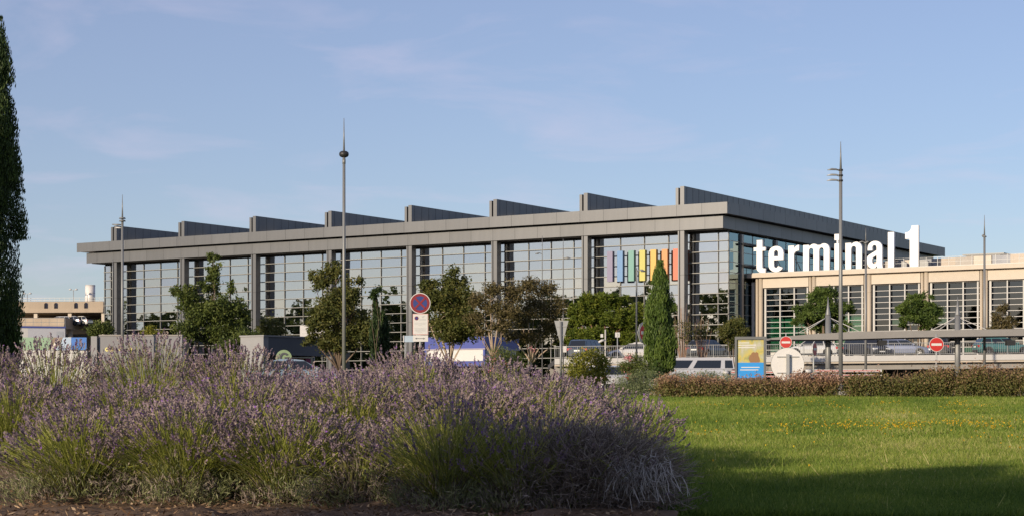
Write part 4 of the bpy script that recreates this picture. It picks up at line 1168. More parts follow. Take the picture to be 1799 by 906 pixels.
def branchy(base, C, r, bark, name, parent, fork=.45, wob=.10, n=7):
    """trunk that splits into a limb for each clump, one continuous part"""
    b = MB(); base = Vector(base)
    top = Vector((C[:, 0].mean(), C[:, 1].mean(), C[:, 2].max()))
    zlo = float(C[:, 2].min())
    fk = base.lerp(Vector((top.x, top.y, base.z + (zlo - base.z) * .9 + .2)), 1.0)
    fk = base + (fk - base) * max(fork, .3)
    lead = [base, base.lerp(fk, .5) + Vector((random.uniform(-wob, wob), 0, 0)) * .5, fk]
    b.tube(lead, [r * 1.15, r * .95, r * .85], n)
    for c in C:
        e = Vector(c[:3]); m = fk.lerp(e, .5) + Vector((random.uniform(-1, 1), random.uniform(-1, 1), random.uniform(-.3, .6))) * wob * 2
        b.tube([fk - Vector((0, 0, .05)), fk.lerp(m, .5), m, e], [r * .62, r * .5, r * .36, r * .12], n)
        for _ in range(3):
            q = m.lerp(e, random.uniform(.2, .9)); w = q + Vector((random.uniform(-1, 1) * c[3], random.uniform(-1, 1) * c[4], random.uniform(0, 1) * c[5])) * .8
            b.tube([q, q.lerp(w, .5) + Vector((0, 0, .05)), w], [r * .22, r * .14, r * .05], 5)
    return b.build(name, bark, parent)
def px_tree(name, label, base_px, d, clumps, n, L, W, lm, bark=M_BARK, r=.09, mode='leaf', cat="tree", sub=26, spread=.22, group=None, fork=.45, surf=.45, base_d=None, depth=1.0, frag=5):
    if cat == "bush": frag = 0
    else: n = int(n * 1.45)
    bx = X(base_px, d); g = float(gz(bx, d))
    t = thing(name, label, cat, (bx, d, g), 0, group)
    k = d / FOC
    C = [(X(px, d) - bx, random.uniform(-.35, .35) * rx * k, Z(py, d) - g, rx * k, rx * k * depth, ry * k) for px, py, rx, ry in clumps]
    Cl = np.array(C, float)
    if frag:                              # break every clump into uneven smaller boughs
        Cf = []
        for c in C:
            for q in range(frag):
                v = rnd_dir(1)[0]; f = random.uniform(.48, .82)
                o = random.uniform(.12, .80)
                Cf.append((c[0] + v[0] * c[3] * o, c[1] + v[1] * c[4] * o, c[2] + v[2] * c[5] * o, c[3] * f, c[4] * f, c[5] * f * random.uniform(.8, 1.25)))
        C = Cf
    V, T, Ca = leaf_cloud(C, n, L, W, max(5, sub // max(1, frag)), spread, .2, mode, surf)
    branchy((0, 0, -.05), Cl, r, bark, "trunk", t, fork)
    link("crown", quads_mesh("crown", V, lm, T), t)
    return t

px_tree("leafy_tree", "leafy green tree with slender top at the hall's third bay", 384, 115,
        [(376, 452, 10, 13), (378, 475, 13, 15), (370, 500, 18, 20), (330, 520, 20, 20), (408, 503, 8, 20), (352, 545, 34, 26), (396, 552, 36, 26), (432, 556, 12, 14), (335, 583, 32, 22), (388, 590, 40, 20), (313, 512, 9, 10), (425, 588, 16, 16)],
        15000, .15, .10, LM_TREE, M_BARK, .10, sub=34, spread=.20)
px_tree("leafy_tree", "dense olive green tree right behind the tall round headed mast", 600, 100,
        [(588, 468, 13, 16), (566, 496, 24, 22), (614, 508, 24, 26), (590, 535, 44, 28), (558, 562, 28, 24), (622, 572, 34, 28), (590, 598, 44, 18), (646, 590, 14, 18), (549, 486, 7, 9), (632, 492, 7, 9), (545, 590, 14, 16)],
        17000, .14, .09, LM_OLIVE, M_BARK, .10, sub=34, spread=.20)
px_tree("leafy_tree", "green tree with bare lower trunk just right of the no stopping sign", 794, 80,
        [(790, 495, 24, 20), (757, 500, 13, 13), (772, 528, 34, 26), (812, 528, 24, 30), (790, 562, 40, 22), (800, 590, 36, 14), (746, 545, 10, 15), (822, 560, 18, 22)],
        13000, .115, .075, LM_OLIVE, M_BARKP, .075, sub=32, spread=.20)
px_tree("scrubby_tree", "scrubby brownish tree with pale forking branches, left one of the pair", 868, 72,
        [(838, 528, 20, 16), (862, 508, 22, 16), (892, 512, 20, 18), (835, 560, 18, 14), (870, 545, 26, 18), (900, 550, 20, 18), (880, 575, 20, 14), (846, 585, 12, 10)],
        6000, .085, .05, LM_BROWN, M_BARKP, .06, sub=40, spread=.20, fork=.62, surf=.3)
px_tree("scrubby_tree", "scrubby brown tree reaching to the give way sign, right one of the pair", 922, 74,
        [(925, 503, 26, 14), (958, 508, 24, 16), (940, 535, 34, 20), (975, 545, 18, 24), (915, 555, 24, 20), (960, 575, 26, 20), (985, 580, 12, 20), (930, 590, 20, 14), (900, 590, 12, 12)],
        8000, .085, .05, LM_BROWN, M_BARKP, .065, sub=44, spread=.20, fork=.55, surf=.3)
px_tree("umbrella_pine", "broad bright green umbrella pine in front of the coloured fins", 1052, 165,
        [(1066, 529, 46, 15), (1030, 535, 26, 14), (1014, 550, 24, 15), (1106, 540, 27, 19), (1042, 557, 34, 20), (1088, 566, 38, 22), (1003, 572, 19, 14), (1122, 572, 14, 20), (1040, 588, 46, 17), (1095, 592, 38, 15), (1000, 590, 22, 15)],
        42000, .22, .09, LM_PINE, mat("pine_bark", (0.20, 0.105, 0.07), 0.9, 0, 0.25, 6, 0.3), .26, 'needle', sub=60, spread=.13, surf=.6, depth=.8)
px_tree("round_pine", "round dark green pine left of the first canopy mast, before the beige terminal", 1447, 178,
        [(1446, 520, 30, 15), (1412, 545, 24, 14), (1480, 545, 24, 17), (1445, 548, 40, 18), (1440, 570, 38, 14), (1478, 570, 20, 12), (1404, 562, 12, 9)],
        19000, .26, .085, LM_PINE2, M_BARK, .18, 'needle', sub=50, spread=.13, surf=.55, depth=.8)
px_tree("round_pine", "smaller round pine left of the second canopy mast", 1612, 178,
        [(1612, 526, 24, 13), (1594, 543, 18, 14), (1632, 543, 18, 14), (1612, 556, 30, 14), (1588, 568, 12, 8), (1628, 572, 16, 8)],
        14000, .26, .085, LM_PINE2, M_BARK, .15, 'needle', sub=44, spread=.13, surf=.55, depth=.8)
px_tree("sparse_tree", "thin brownish young tree before the beige terminal near the right edge", 1762, 170,
        [(1763, 540, 11, 14), (1752, 560, 16, 14), (1774, 563, 14, 14), (1760, 578, 24, 10)], 2600, .17, .10, LM_BROWN, M_BARK, .08, sub=26, surf=.3)
px_tree("small_tree", "small olive tree left of the poster display case", 1290, 138,
        [(1291, 568, 20, 12), (1277, 582, 16, 12), (1306, 580, 14, 12), (1290, 594, 22, 12)], 4500, .13, .085, LM_OLIVE, M_BARK, .07, sub=24)
px_tree("small_tree", "low dark round bush left of the hall's first column", 176, 150,
        [(176, 575, 18, 12), (166, 584, 10, 8), (188, 582, 10, 10)], 3000, .16, .10, LM_TREE, M_BARK, .06, cat="bush", sub=20)
px_tree("leafy_shrub", "bright yellow green shrub above the grey wall", 266, 121,
        [(262, 577, 9, 8), (272, 584, 12, 7), (256, 586, 8, 6), (265, 592, 15, 6)], 1500, .13, .08, LM_YELL, M_BARK, .04, cat="bush", sub=14)
px_tree("leafy_shrub", "pale olive shrub above the roof of the dark shop", 478, 121,
        [(476, 570, 18, 14), (490, 578, 12, 12), (462, 582, 12, 10), (478, 586, 22, 8)], 3200, .13, .075, LM_OLIVE, M_BARK, .05, cat="bush", sub=22)
px_tree("leafy_shrub", "dark leafy bush at the foot of the slender topped tree", 440, 104,
        [(425, 600, 22, 12), (445, 592, 12, 10), (400, 606, 22, 10)], 2600, .13, .08, LM_TREE, M_BARK, .04, cat="bush", sub=18)
px_tree("leafy_shrub", "glossy yellow green shrub below the give way sign", 1035, 58,
        [(1040, 630, 24, 14), (1015, 640, 18, 16), (1058, 640, 14, 14), (1025, 660, 28, 16), (1052, 662, 20, 14)], 5200, .075, .042, LM_YELL, M_BARK, .03, cat="bush", sub=34, surf=.35)
px_tree("rosemary_bush", "grey green upright bush at the left end of the red hedge", 1125, 52.5,
        [(1100, 674, 22, 18), (1128, 668, 20, 22), (1152, 672, 18, 20), (1085, 686, 18, 10), (1120, 688, 34, 12)], 9000, .06, .014, LM_GREYG, M_BARK, .02, cat="bush", sub=60, spread=.16)
px_tree("rosemary_bush", "grey green low bush behind the red hedge under the van", 1225, 55,
        [(1200, 664, 22, 9), (1240, 662, 22, 9), (1270, 664, 18, 8), (1180, 668, 12, 8)], 5000, .06, .014, LM_GREYG, M_BARK, .02, cat="bush", sub=44, spread=.16)

def oleander(label, px, d, clumps, fl):
    t = px_tree("oleander", label, px, d, clumps, 3800, .10, .022, LM_TREE, M_BARK, .025, cat="bush", sub=26)
    k = d / FOC; bx, g = X(px, d), t.location.z
    C = [(X(a, d) - bx, -rx * k * .5, Z(b, d) - g, rx * k, rx * k, ry * k) for a, b, rx, ry in fl]
    V, T, _ = leaf_cloud(C, 420, .045, .04, 8, .25)
    link("flowers", quads_mesh("flowers", V, LM_PINK, T), t)["kind"] = "stuff"
oleander("oleander bush with pink flowers at the foot of the scrubby trees", 885, 66, [(880, 628, 26, 16), (905, 635, 18, 14), (865, 640, 14, 12), (890, 648, 26, 10)], [(872, 628, 8, 8), (862, 645, 6, 6), (885, 640, 8, 5), (935, 612, 4, 4)])
oleander("oleander bush with pink flowers in front of the white deck edge", 1115, 66, [(1115, 638, 18, 12), (1098, 645, 12, 10), (1125, 648, 18, 10)], [(1105, 627, 7, 3), (1100, 648, 7, 4), (1110, 655, 5, 4)])

def twiggy(label, px, py0, py1, w, d, n):
    bx = X(px, d); g = float(gz(bx, d)); k = d / FOC
    t = thing("bare_shrub", label, "bush", (bx, d, g))
    zt, zb = Z(py0, d) - g, Z(py1, d) - g
    b = MB()
    for i in range(n):
        a = random.uniform(-1, 1); h = zb + (zt - zb) * random.uniform(.55, 1) * (1 - .35 * abs(a))
        y = random.uniform(-.5, .5)
        b.tube([(a * .1, y * .1, 0), (a * w * k * .35, y * .3, h * .5), (a * w * k, y, h)], [.035, .022, .007], 5)
    b.build("twigs", mat("dry_twigs", (0.30, 0.20, 0.14), 0.9, 0, 0.2), t)
    C = [(random.uniform(-.6, .6) * w * k, 0, zb + (zt - zb) * random.uniform(.05, .45), w * k * .5, .5, (zt - zb) * .2) for _ in range(4)]
    V, T, _ = leaf_cloud(C, 900, .12, .07, 16)
    link("leaves", quads_mesh("leaves", V, LM_OLIVE, T), t)
twiggy("bare twiggy shrub with fanned branches at the hall's right column", 1200, 515, 610, 18, 140, 26)
twiggy("bare twiggy shrub between the cypress and the small olive tree", 1234, 545, 605, 16, 142, 24)

def cypress(name, label, px, d, top, bot, rad_px, n, L, W, lm, side=None, lean=0.0, bare=False):
    bx = X(px, d); g = float(gz(bx, d)); k = d / FOC
    t = thing(name, label, "cypress", (bx, d, g), 0)
    H = Z(top, d) - g; Rm = rad_px * k
    zb = max(.05, Z(bot, d) - g)
    npl = 46                                    # upright plumes
    ph = RNG.uniform(0, 2 * math.pi, npl); pz = RNG.uniform(-.05, .86, npl); pr = RNG.uniform(.45, .95, npl)
    def prof(s): return np.clip(np.sin(np.pi * np.clip(.10 + .90 * s, 0, 1) ** .78) ** .62, 0.02, 1) * np.where(s > .75, 1 - .45 * (s - .75) / .25, 1)
    m = n // npl; P, D, T = [], [], []
    for q in range(npl):
        s = pz[q] + (np.abs(RNG.normal(size=m)) * .075)
        s = np.clip(s, 0, 1.0)
        rr = Rm * prof(s) * pr[q]
        wob = .27 * Rm * (1 - .5 * (s - pz[q]) / .2).clip(.1, 1)
        x = rr * math.cos(ph[q]) + np.clip(RNG.normal(size=m), -1.7, 1.7) * wob * .8; y = rr * math.sin(ph[q]) + np.clip(RNG.normal(size=m), -1.7, 1.7) * wob * .8
        z = zb + s * (H - zb)
        P.append(np.stack([x + lean * z, y, z], 1))
        D.append(nrm(np.stack([x / Rm * .22 + RNG.normal(size=m) * .20, y / Rm * .22 + RNG.normal(size=m) * .20, np.ones(m)], 1)))
        T.append(np.clip(.5 * RNG.random() + .5 * RNG.random(m), 0, 1))
    m2 = n // 3                                  # fill
    s = RNG.random(m2) ** 1.1; an = RNG.uniform(0, 2 * math.pi, m2); rr = Rm * prof(s) * np.sqrt(RNG.random(m2)) * .9
    P.append(np.stack([rr * np.cos(an) + lean * (zb + s * (H - zb)), rr * np.sin(an), zb + s * (H - zb)], 1)); D.append(nrm(np.stack([RNG.normal(size=m2) * .2, RNG.normal(size=m2) * .2, np.ones(m2)], 1))); T.append(RNG.random(m2) * .6)
    P, D, T = np.concatenate(P), np.concatenate(D), np.concatenate(T)
    V = rhombi(P, D, L * RNG.uniform(.7, 1.4, len(P)), W * RNG.uniform(.7, 1.3, len(P)))
    link("crown", quads_mesh("crown", V, lm, T), t)
    MB().tube([(0, 0, -.05), (lean * H * .5, 0, H * .5), (lean * H * .9, 0, H * .9)], [Rm * .22, Rm * .15, .01], 8).build("trunk", M_BARK, t)
    return t
cypress("cypress_tree", "tall narrow bright green cypress right of the coloured fins", 1160, 68, 458, 662, 25, 34000, .125, .030, LM_CYP)
cypress("cypress_tree", "large dark cypress cut by the left edge of the picture", -8, 40, 30, 690, 46, 60000, .085, .026, LM_CYPD)
cypress("cypress_tree", "unseen dark cypress added outside the left edge to shade the large one", -185, 37, -20, 690, 60, 9000, .25, .07, LM_CYPD)  # added out of view so its shadow darkens the large cypress
cypress("cypress_tree", "small dark cypress with ragged top right of the olive tree", 660, 97, 520, 640, 10, 3600, .20, .055, LM_CYPD)
cypress("cypress_tree", "shorter of the two small dark cypresses, blunt topped", 673, 98, 546, 640, 13, 4200, .20, .055, LM_CYPD)
px_tree("vine_top", "ragged leaf tuft on top of the taller small cypress", 660, 96.5, [(659, 512, 5, 6), (666, 508, 5, 4), (655, 520, 5, 5)], 500, .13, .08, LM_CYPD, M_BARK, .02, cat="foliage", sub=8)

# clipped red-brown hedge in two runs along the lawn's far edge
def hedge(label, p0, p1, top0, top1, d, n, red=0.0):
    x0, x1 = X(p0, d), X(p1, d); g = float(gz(0, d))
    t = thing("clipped_hedge", label, "hedge", ((x0 + x1) / 2, d, g))
    w = (x1 - x0); nb = int(w / .55)
    C = []
    for i in range(nb):
        f = (i + .5) / nb
        px = p0 + (p1 - p0) * f; h = Z(top0 + (top1 - top0) * f, d) - g
        hh = h * (1 + .10 * math.sin(i * .83 + p0) + .06 * math.sin(i * 2.1)) * random.uniform(.82, 1.02)
        for y in (-.22, .25):
            C.append((-w / 2 + f * w + random.uniform(-.1, .1), y, hh * .70, .36, .30, hh * .32))
            C.append((-w / 2 + f * w + random.uniform(-.1, .1), y - .05, hh * .28, .36, .30, hh * .30))
    V, T, Ca = leaf_cloud(C, n, .055, .034, 22, .26, .3, 'leaf', .35)
    zz = V[:, :, 2].mean(1) / max(.3, h)
    T = np.clip(T * .62 + np.clip(zz, 0, 1) ** 2.2 * .42 + red, 0, 1)      # young red leaves grow at the top
    link("leaves", quads_mesh("leaves", V, LM_HEDGE, T), t)
    b = MB()
    for i in range(int(w * 16)):
        x = random.uniform(-w / 2, w / 2); y = random.uniform(-.35, .3); hh = random.uniform(.4, .9) * h
        b.tube([(x, y, 0), (x + random.uniform(-.1, .1), y, hh * .5), (x + random.uniform(-.2, .2), y + random.uniform(-.1, .1), hh)], [.010, .007, .003], 4)
    o = b.build("stems", mat("hedge_stems", (0.26, 0.17, 0.11), 0.9, 0, 0.2), t)
    o["kind"] = "stuff"
hedge("low reddish brown hedge run from the cypress to the gap by the barrier", 1158, 1470, 664, 661, 50, 36000, .10)
hedge("low reddish hedge run right of the gap, greener and taller towards the right", 1486, 1850, 660, 640, 50, 44000)

# ================================================================== LAWN GRASS AND FLOWERS
LM_GRASS = leafmat("grass_blades", [(0, (0.070, 0.125, 0.018)), (0.40, (0.150, 0.222, 0.032)), (0.75, (0.27, 0.315, 0.056)), (1, (0.48, 0.43, 0.18))], .35)
LM_FLOW = leafmat("yellow_flowers", [(0, (0.62, 0.50, 0.03)), (1, (0.70, 0.36, 0.02))], .3)
def lawn():
    A, B_, Wd, T = [], [], [], []
    def patch(n, y0, y1, hmin, hmax, w, pw):
        y = y0 + (y1 - y0) * RNG.random(n) ** pw
        lo = np.where(y < 19.5, .04 * y, -.20 * y - .5); hi = .36 * y + 1.5
        x = lo + (hi - lo) * RNG.random(n)
        keep = ~((x < 1.02 + .14 * np.sin(y * 3.1) + .12 * RNG.random(len(x))) & (y < 19.5))
        x, y = x[keep], y[keep]; m = len(x)
        nz = np.sin(x * 1.3 + y * .7) * np.sin(y * .9 - x * .5) + .6 * np.sin(x * 3.1 - y * 2.3)
        h = RNG.uniform(hmin, hmax, m) * (1 + .25 * nz)
        p = np.stack([x, y, gz(x, y) - .005], 1)
        lean = RNG.normal(size=(m, 3)) * np.array([.75, .75, .0]); lean[:, 2] = 1
        A.append(p); B_.append(p + nrm(lean) * h[:, None]); Wd.append(w * RNG.uniform(.7, 1.4, m))
        pz = np.sin(x * .55 + 1.3 * np.sin(y * .21)) * np.sin(y * .33 + .8 * np.sin(x * .4)) + .5 * np.sin(x * 1.9 + y * 1.1) * np.sin(y * 1.7 - x)
        T.append(np.clip(RNG.random(m) * .55 + .16 + .08 * nz + .22 * pz + (RNG.random(m) > .90) * .35, 0, 1))
    patch(290000, 12.6, 24, .025, .075, .008, 1.3)
    patch(270000, 24, 51, .03, .09, .015, 1.15)
    patch(5000, 13, 51, .10, .24, .008, 1.0)
    A_, E_, W_, T_ = map(np.concatenate, (A, B_, Wd, T))
    V = strips(A_, E_, W_, W_ * .15, np.tile([0., 1., 0.], (len(A_), 1)) + RNG.normal(size=(len(A_), 3)) * .5)
    tag(link("lawn_grass", quads_mesh("lawn_grass", V, LM_GRASS, T_)), "rough mown green grass of the lawn", "grass", kind="stuff")
    # yellow flowers in drifts
    P = []
    def drift(cx, cy, rx, ry, n):
        k = max(3, n // 9)
        c = np.stack([cx + RNG.normal(size=k) * rx, cy + RNG.normal(size=k) * ry, np.zeros(k)], 1)
        w = RNG.integers(0, k, int(n * .85))
        P.append(c[w] + RNG.normal(size=(len(w), 3)) * np.array([.14, .10, 0]))
    for px, y, rx, n in ((1500, 27, .9, 130), (1560, 27, .7, 110), (1690, 28.5, 1.2, 150), (1780, 27.5, .8, 90), (1320, 38, 1.0, 70), (1400, 40, 1.0, 50), (1560, 41, 1.2, 60), (1760, 37, 1.4, 90), (1250, 33, .9, 40), (1300, 24, .6, 30), (1650, 33, 1.0, 40), (1770, 23, .5, 26)):
        drift(X(px, y), y, rx, .55, n)
    m = 90; y = RNG.uniform(17, 49, m); P.append(np.stack([RNG.uniform(.09, .30, m) * y, y, np.zeros(m)], 1))
    P = np.concatenate(P); P[:, 2] = gz(P[:, 0], P[:, 1]) + RNG.uniform(.07, .14, len(P))
    V = np.concatenate([rhombi(P, rnd_dir(len(P)), .024, .022), rhombi(P + [0, 0, .004], rnd_dir(len(P)), .024, .020)])
    tag(link("lawn_flowers", quads_mesh("lawn_flowers", V, LM_FLOW, RNG.random(len(V)))), "small yellow flowers dotted over the lawn", "flowers", kind="stuff")
lawn()

# ================================================================== LAVENDER
LM_SPIKE = leafmat("lavender_flowers", [(0, (0.115, 0.082, 0.135)), (0.40, (0.225, 0.165, 0.205)), (0.75, (0.36, 0.285, 0.27)), (0.90, (0.45, 0.375, 0.30)), (1, (0.26, 0.10, 0.48))], .28)
LM_STEM = leafmat("lavender_stems", [(0, (0.15, 0.19, 0.03)), (0.5, (0.28, 0.31, 0.055)), (1, (0.44, 0.42, 0.13))], .30)
LM_LAVL = leafmat("lavender_leaves", [(0, (0.10, 0.13, 0.045)), (0.5, (0.21, 0.235, 0.10)), (1, (0.37, 0.35, 0.19))], .25)
LM_DRY = leafmat("dry_lavender_twigs", [(0, (0.10, 0.08, 0.066)), (0.5, (0.22, 0.175, 0.145)), (1, (0.38, 0.32, 0.27))], .08)
def lavender(label, px, d, rad, H, n_st, n_leaf, spike=1.0, dry=0.0, gap=0.0):
    cx = X(px, d); cz = float(gz(cx, d))
    t = thing("lavender_bush", label, "lavender", (cx, d, cz))
    def env(n):
        rho = np.sqrt(RNG.random(n)); ph = RNG.uniform(0, 2 * math.pi, n)
        lump = 1 + .12 * np.sin(3 * ph + d) + .07 * np.sin(7 * ph + px)
        hz_ = H * np.sqrt(np.clip(1 - .76 * rho ** 2, 0, 1)) * RNG.uniform(.80, 1.07, n)
        E = np.stack([rad * rho * lump * np.cos(ph), rad * rho * lump * np.sin(ph), hz_], 1)
        return E
    E = env(n_st)
    A = E * np.array([.30, .30, .22]) + RNG.normal(size=E.shape) * .03
    M = A + (E - A) * np.array([.42, .42, .58]) + RNG.normal(size=E.shape) * .025
    isdry = RNG.random(n_st) < dry
    if dry > .8:
        E = E * [1, 1, .95] + RNG.normal(size=E.shape) * .05; M = M + RNG.normal(size=E.shape) * .06
    st = np.concatenate([strips(A, M, .0055, .0045), strips(M, E, .0045, .0035)])
    tt = np.tile(RNG.random(n_st), 2); mi = np.tile(isdry.astype(int), 2)
    link("stems", quads_mesh("stems", st, [LM_STEM, LM_DRY], tt, mi), t)["kind"] = "stuff"
    # flower spikes
    keep = (RNG.random(n_st) < spike) & ~(isdry & (RNG.random(n_st) < .7))
    e = E[keep]; ax = nrm(e - M[keep] + [0, 0, .10] + RNG.normal(size=e.shape) * .05); m = len(e)
    ln = RNG.uniform(.045, .095, m); fat = RNG.uniform(.8, 1.25, m); tone = RNG.random(m)
    K = 13; Q, TT = [], []
    for q in range(K):
        s = (q + .5) / K
        if q == 0: s = -.28                   # the separate lower whorl
        rd = rnd_dir(m); rd = nrm(rd - ax * (rd * ax).sum(1, keepdims=True))
        c = e + ax * (ln * s)[:, None] + rd * (.0065 * fat * (1 - .45 * max(s, 0)))[:, None]
        Q.append(rhombi(c, nrm(ax * .7 + rd * .6), .020 * fat, .0135 * fat, np.cross(ax, rd) + RNG.normal(size=e.shape) * .3))
        TT.append(np.clip(tone * .62 + RNG.random(m) * .36 + (RNG.random(m) > .93) * .4, 0, 1))
    if m: link("flower_spikes", quads_mesh("flower_spikes", np.concatenate(Q), LM_SPIKE, np.concatenate(TT)), t)["kind"] = "stuff"
    # narrow leaves in tufts over a low dome that reaches the soil
    nt = max(8, n_leaf // 26)
    th = np.arcsin(RNG.random(nt) ** 1.3); ph = RNG.uniform(0, 2 * math.pi, nt); rr = RNG.uniform(.62, 1.0, nt)
    c = np.stack([rad * .95 * np.cos(th) * np.cos(ph) * rr, rad * .95 * np.cos(th) * np.sin(ph) * rr, H * .50 * np.sin(th) * rr + .03], 1)
    lobe = 1 + .22 * np.sin(5 * ph + px) + .15 * np.sin(11 * ph + 2 * px)
    c *= lobe[:, None] * RNG.uniform(.75, 1.12, (nt, 1))
    per = n_leaf // nt
    P = np.repeat(c, per, 0) + RNG.normal(size=(nt * per, 3)) * .035
    P[:, 2] = np.maximum(P[:, 2], .01)
    D = nrm(P * np.array([.8, .8, .4]) / rad + RNG.normal(size=P.shape) * .42 + [0, 0, .6])
    V = rhombi(P, D, RNG.uniform(.035, .075, len(P)), RNG.uniform(.005, .0085, len(P)))
    T = np.clip(np.repeat(RNG.random(nt), per) * .55 + RNG.random(len(P)) * .45, 0, 1)
    mi = (np.repeat(RNG.random(nt), per) < dry + (.34 if d < 14.2 else .14)).astype(int)
    link("leaves", quads_mesh("leaves", V, [LM_LAVL, LM_DRY], T, mi), t)["kind"] = "stuff"
    # woody brown base twigs
    n = 160; E2_ = env(n) * np.array([.7, .7, .50]); A2 = E2_ * [.15, .15, .02]
    M2 = A2 + (E2_ - A2) * [.55, .55, .35]
    V = np.concatenate([strips(A2, M2, .010, .008), strips(M2, E2_, .008, .004)])
    link("woody_base", quads_mesh("woody_base", V, LM_DRY, np.tile(RNG.random(n) * .8, 2)), t)["kind"] = "stuff"
    return t
lav = []
for px, d, rad, H, n, sp_, dr, lab in (
    (-60, 18.6, 0.85, 1.1, 880, 0.92, .02, "lavender bush in the back row at the picture's left edge, below the cypress"),
    (95, 18.8, 0.85, 1.14, 880, 0.75, .02, "back row lavender bush below the painted hoarding"),
    (265, 18.6, 0.85, 1.16, 880, 0.75, .02, "back row lavender bush in front of the plain grey wall"),
    (420, 18.4, 0.78, 1.04, 880, 0.92, .02, "back row lavender bush below the slender topped tree"),
    (565, 18.2, 0.78, 0.80, 880, 0.92, .02, "back row lavender bush below the round green sign"),
    (720, 18.3, 0.82, 1, 935, 0.75, .02, "back row lavender bush in front of the no stopping sign's post"),
    (870, 18.2, 0.82, 0.88, 880, 0.75, .04, "back row lavender bush in front of the blue trailer"),
    (1010, 18, 0.75, 0.72, 660, 0.83, .06, "back row lavender bush under the give way sign"),
    (1110, 17, 0.55, 0.62, 312, 0.59, .06, "thin last lavender bush of the back row, next to the lawn"),
    (560, 16.5, 0.74, 0.68, 1020, 0.68, .02, "third row lavender bush below the tall mast"),
    (740, 16.6, 0.8, 0.82, 1080, 0.68, .02, "third row lavender bush in the centre of the bed"),
    (930, 16.4, 0.78, 0.7, 840, 0.77, .04, "third row lavender bush with yellow green stems right of centre"),
    (20, 15.6, 0.8, 0.7, 1062, 0.62, .02, "second row lavender bush at the left edge of the bed"),
    (215, 15.2, 0.75, 0.68, 1000, 0.62, .02, "second row lavender bush with the dark shaded gap behind it"),
    (420, 15, 0.75, 0.76, 1062, 0.56, .02, "second row lavender bush, bright violet, left of the mast's line"),
    (620, 14.9, 0.75, 0.78, 1125, 0.56, .02, "second row lavender bush below the mast"),
    (810, 14.8, 0.75, 0.74, 1062, 0.74, .04, "second row lavender bush with long bright green stems"),
    (975, 14.6, 0.66, 0.64, 525, 0.43, .45, "second row lavender bush turning dry brown at its top"),
    (1085, 14.8, 0.5, 0.52, 275, 0.47, .15, "small second row lavender bush leaning over the lawn"),
    (150, 13.45, 0.74, 0.64, 1250, 0.38, .03, "front row lavender bush with green flank above bare mulch at left"),
    (330, 13.35, 0.74, 0.7, 1437, 0.45, .03, "front row lavender bush with many green stems"),
    (505, 13.3, 0.7, 0.68, 1250, 0.45, .05, "front row lavender bush with tufted grey green foot"),
    (635, 13.2, 0.56, 0.54, 650, 0.41, .40, "front row lavender bush with a dry brown patch"),
    (790, 13, 0.74, 0.72, 1125, 0.25, .05, "shaded front row lavender bush with grey green leaves"),
    (915, 12.85, 0.62, 0.64, 812, 0.23, .12, "shaded grey green lavender bush beside the dead clump")):
    lav.append(lavender(lab, px, d, rad, H, n, int(2600 + 4600 * (d < 14.2)), sp_, dr))
dead = lavender("large dead grey lavender clump at the right end of the bed", 1036, 12.95, .74, .60, 2800, 3200, .06, .94)
def tangle():
    """short broken twigs that mat the surface of the dead clump"""
    n = 7000
    th = np.arcsin(RNG.random(n) ** .9); ph = RNG.uniform(0, 2 * math.pi, n); rr = RNG.uniform(.70, 1.06, n)
    P = np.stack([.66 * np.cos(th) * np.cos(ph) * rr, .66 * np.cos(th) * np.sin(ph) * rr, .55 * np.sin(th) * rr + .03], 1)
    D = nrm(nrm(P) * .8 + RNG.normal(size=P.shape) * .75)
    V = strips(P, P + D * RNG.uniform(.05, .14, n)[:, None], .0048, .003)
    link("broken_twigs", quads_mesh("broken_twigs", V, LM_DRY, RNG.random(n)), dead)["kind"] = "stuff"
tangle()
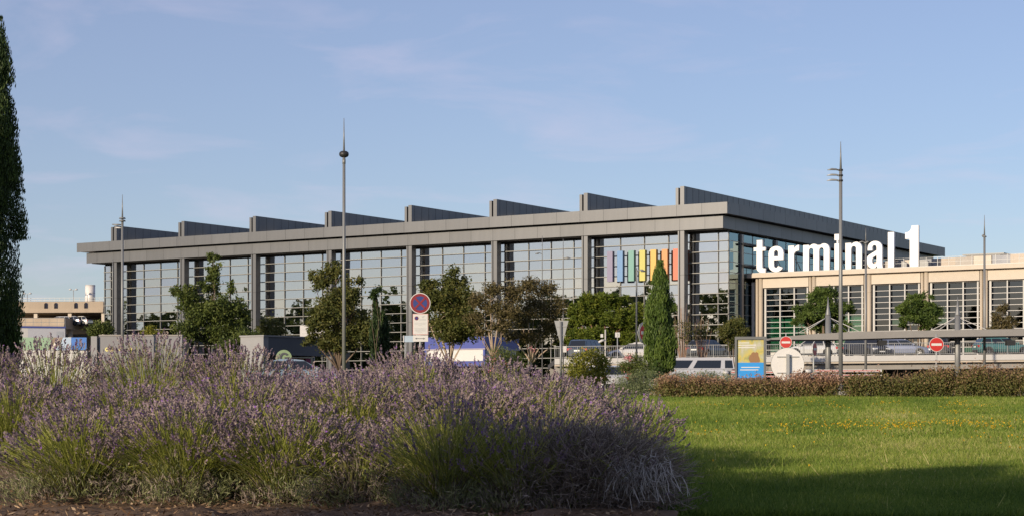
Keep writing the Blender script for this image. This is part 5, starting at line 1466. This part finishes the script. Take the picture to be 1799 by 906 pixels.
def droop():
    """pale dead branches arching down over the front of the dead clump"""
    n = 230
    ph = RNG.uniform(-2.3, -.7, n); ln = RNG.uniform(.10, .27, n)[:, None]
    top = np.stack([.30 + RNG.normal(size=n) * .11, -.46 + RNG.normal(size=n) * .05, .31 + RNG.normal(size=n) * .05], 1)
    out = np.stack([np.cos(ph), np.sin(ph) * .7, np.zeros(n)], 1)
    wig = RNG.normal(size=(5, n, 3)) * .012
    pts = [top + out * (s * ln) + np.array([0, 0, 1.0]) * ln * (.35 * s - 1.05 * s * s) + wig[i] for i, s in enumerate(np.linspace(0, 1, 5))]
    V = np.concatenate([strips(pts[i], pts[i + 1], .0042, .0036) for i in range(4)])
    m = leafmat("bleached_twigs", [(0, (0.22, 0.20, 0.18)), (1, (0.50, 0.46, 0.42))], .05)
    link("drooping_twigs", quads_mesh("drooping_twigs", V, m, np.tile(RNG.random(n), 4)), dead)["kind"] = "stuff"
droop()

# ================================================================== PLANTING OUTSIDE THE PICTURE (casts the foreground shade, shows in the hall's glass)
def world_tree(name, label, x, y, h, r, n, L, lm, nc=9, low=.3):
    g = float(gz(x, y)); t = thing(name, label, "tree", (x, y, g), 0)
    C = []
    for i in range(nc):
        a = random.uniform(0, 6.28); q = random.uniform(.1, .75); z = h * (low + (1 - low) * (i + .5) / nc * .9)
        rr = r * random.uniform(.4, .6) * (1 - .35 * i / nc)
        C.append((math.cos(a) * r * q * (1 - .5 * i / nc), math.sin(a) * r * q * (1 - .5 * i / nc), z, rr, rr, rr * .8))
    V, T, Ca = leaf_cloud(C, n, L, L * .6, 18, .25)
    branchy((0, 0, -.05), Ca, .03 * h, M_BARK, "trunk", t)
    link("crown", quads_mesh("crown", V, lm, T), t)
    return t
world_tree("garden_tree", "small leafy tree outside the picture to the near left of the camera", -5.9, 5.0, 4.1, 1.85, 14000, .15, LM_TREE, 12, .15)
world_tree("garden_tree", "second small leafy tree outside the picture, nearest the camera", -4.2, 2.7, 4.2, 1.8, 13000, .15, LM_TREE, 12, .15)
world_tree("garden_tree", "third small leafy tree outside the picture, between the other two", -5.0, 3.6, 4.0, 1.7, 12000, .15, LM_TREE, 14, .2)
# one dark belt of tall trees well outside the left edge: the skyline mirrored in the lower panes
C = []
for i in range(64):
    f = (i + random.random()) / 64
    x, y = -46 - 110 * f, 152 + 92 * f
    hh = 15.6 + 1.8 * math.sin(i * .9) + random.uniform(-1.5, 1.5)
    for z in (.2, .45, .7, .9): C.append((x + random.uniform(-2, 2), y + random.uniform(-2, 2), hh * z, 3.0 * (1.15 - .5 * z), 3.0, hh * .14))
V, T, _ = leaf_cloud(C, 60000, .85, .65, 20, .25)
tag(link("tree_belt", quads_mesh("tree_belt", V, LM_TREE, T)), "dark belt of tall trees outside the picture, mirrored in the hall's lower panes", "trees", kind="stuff")
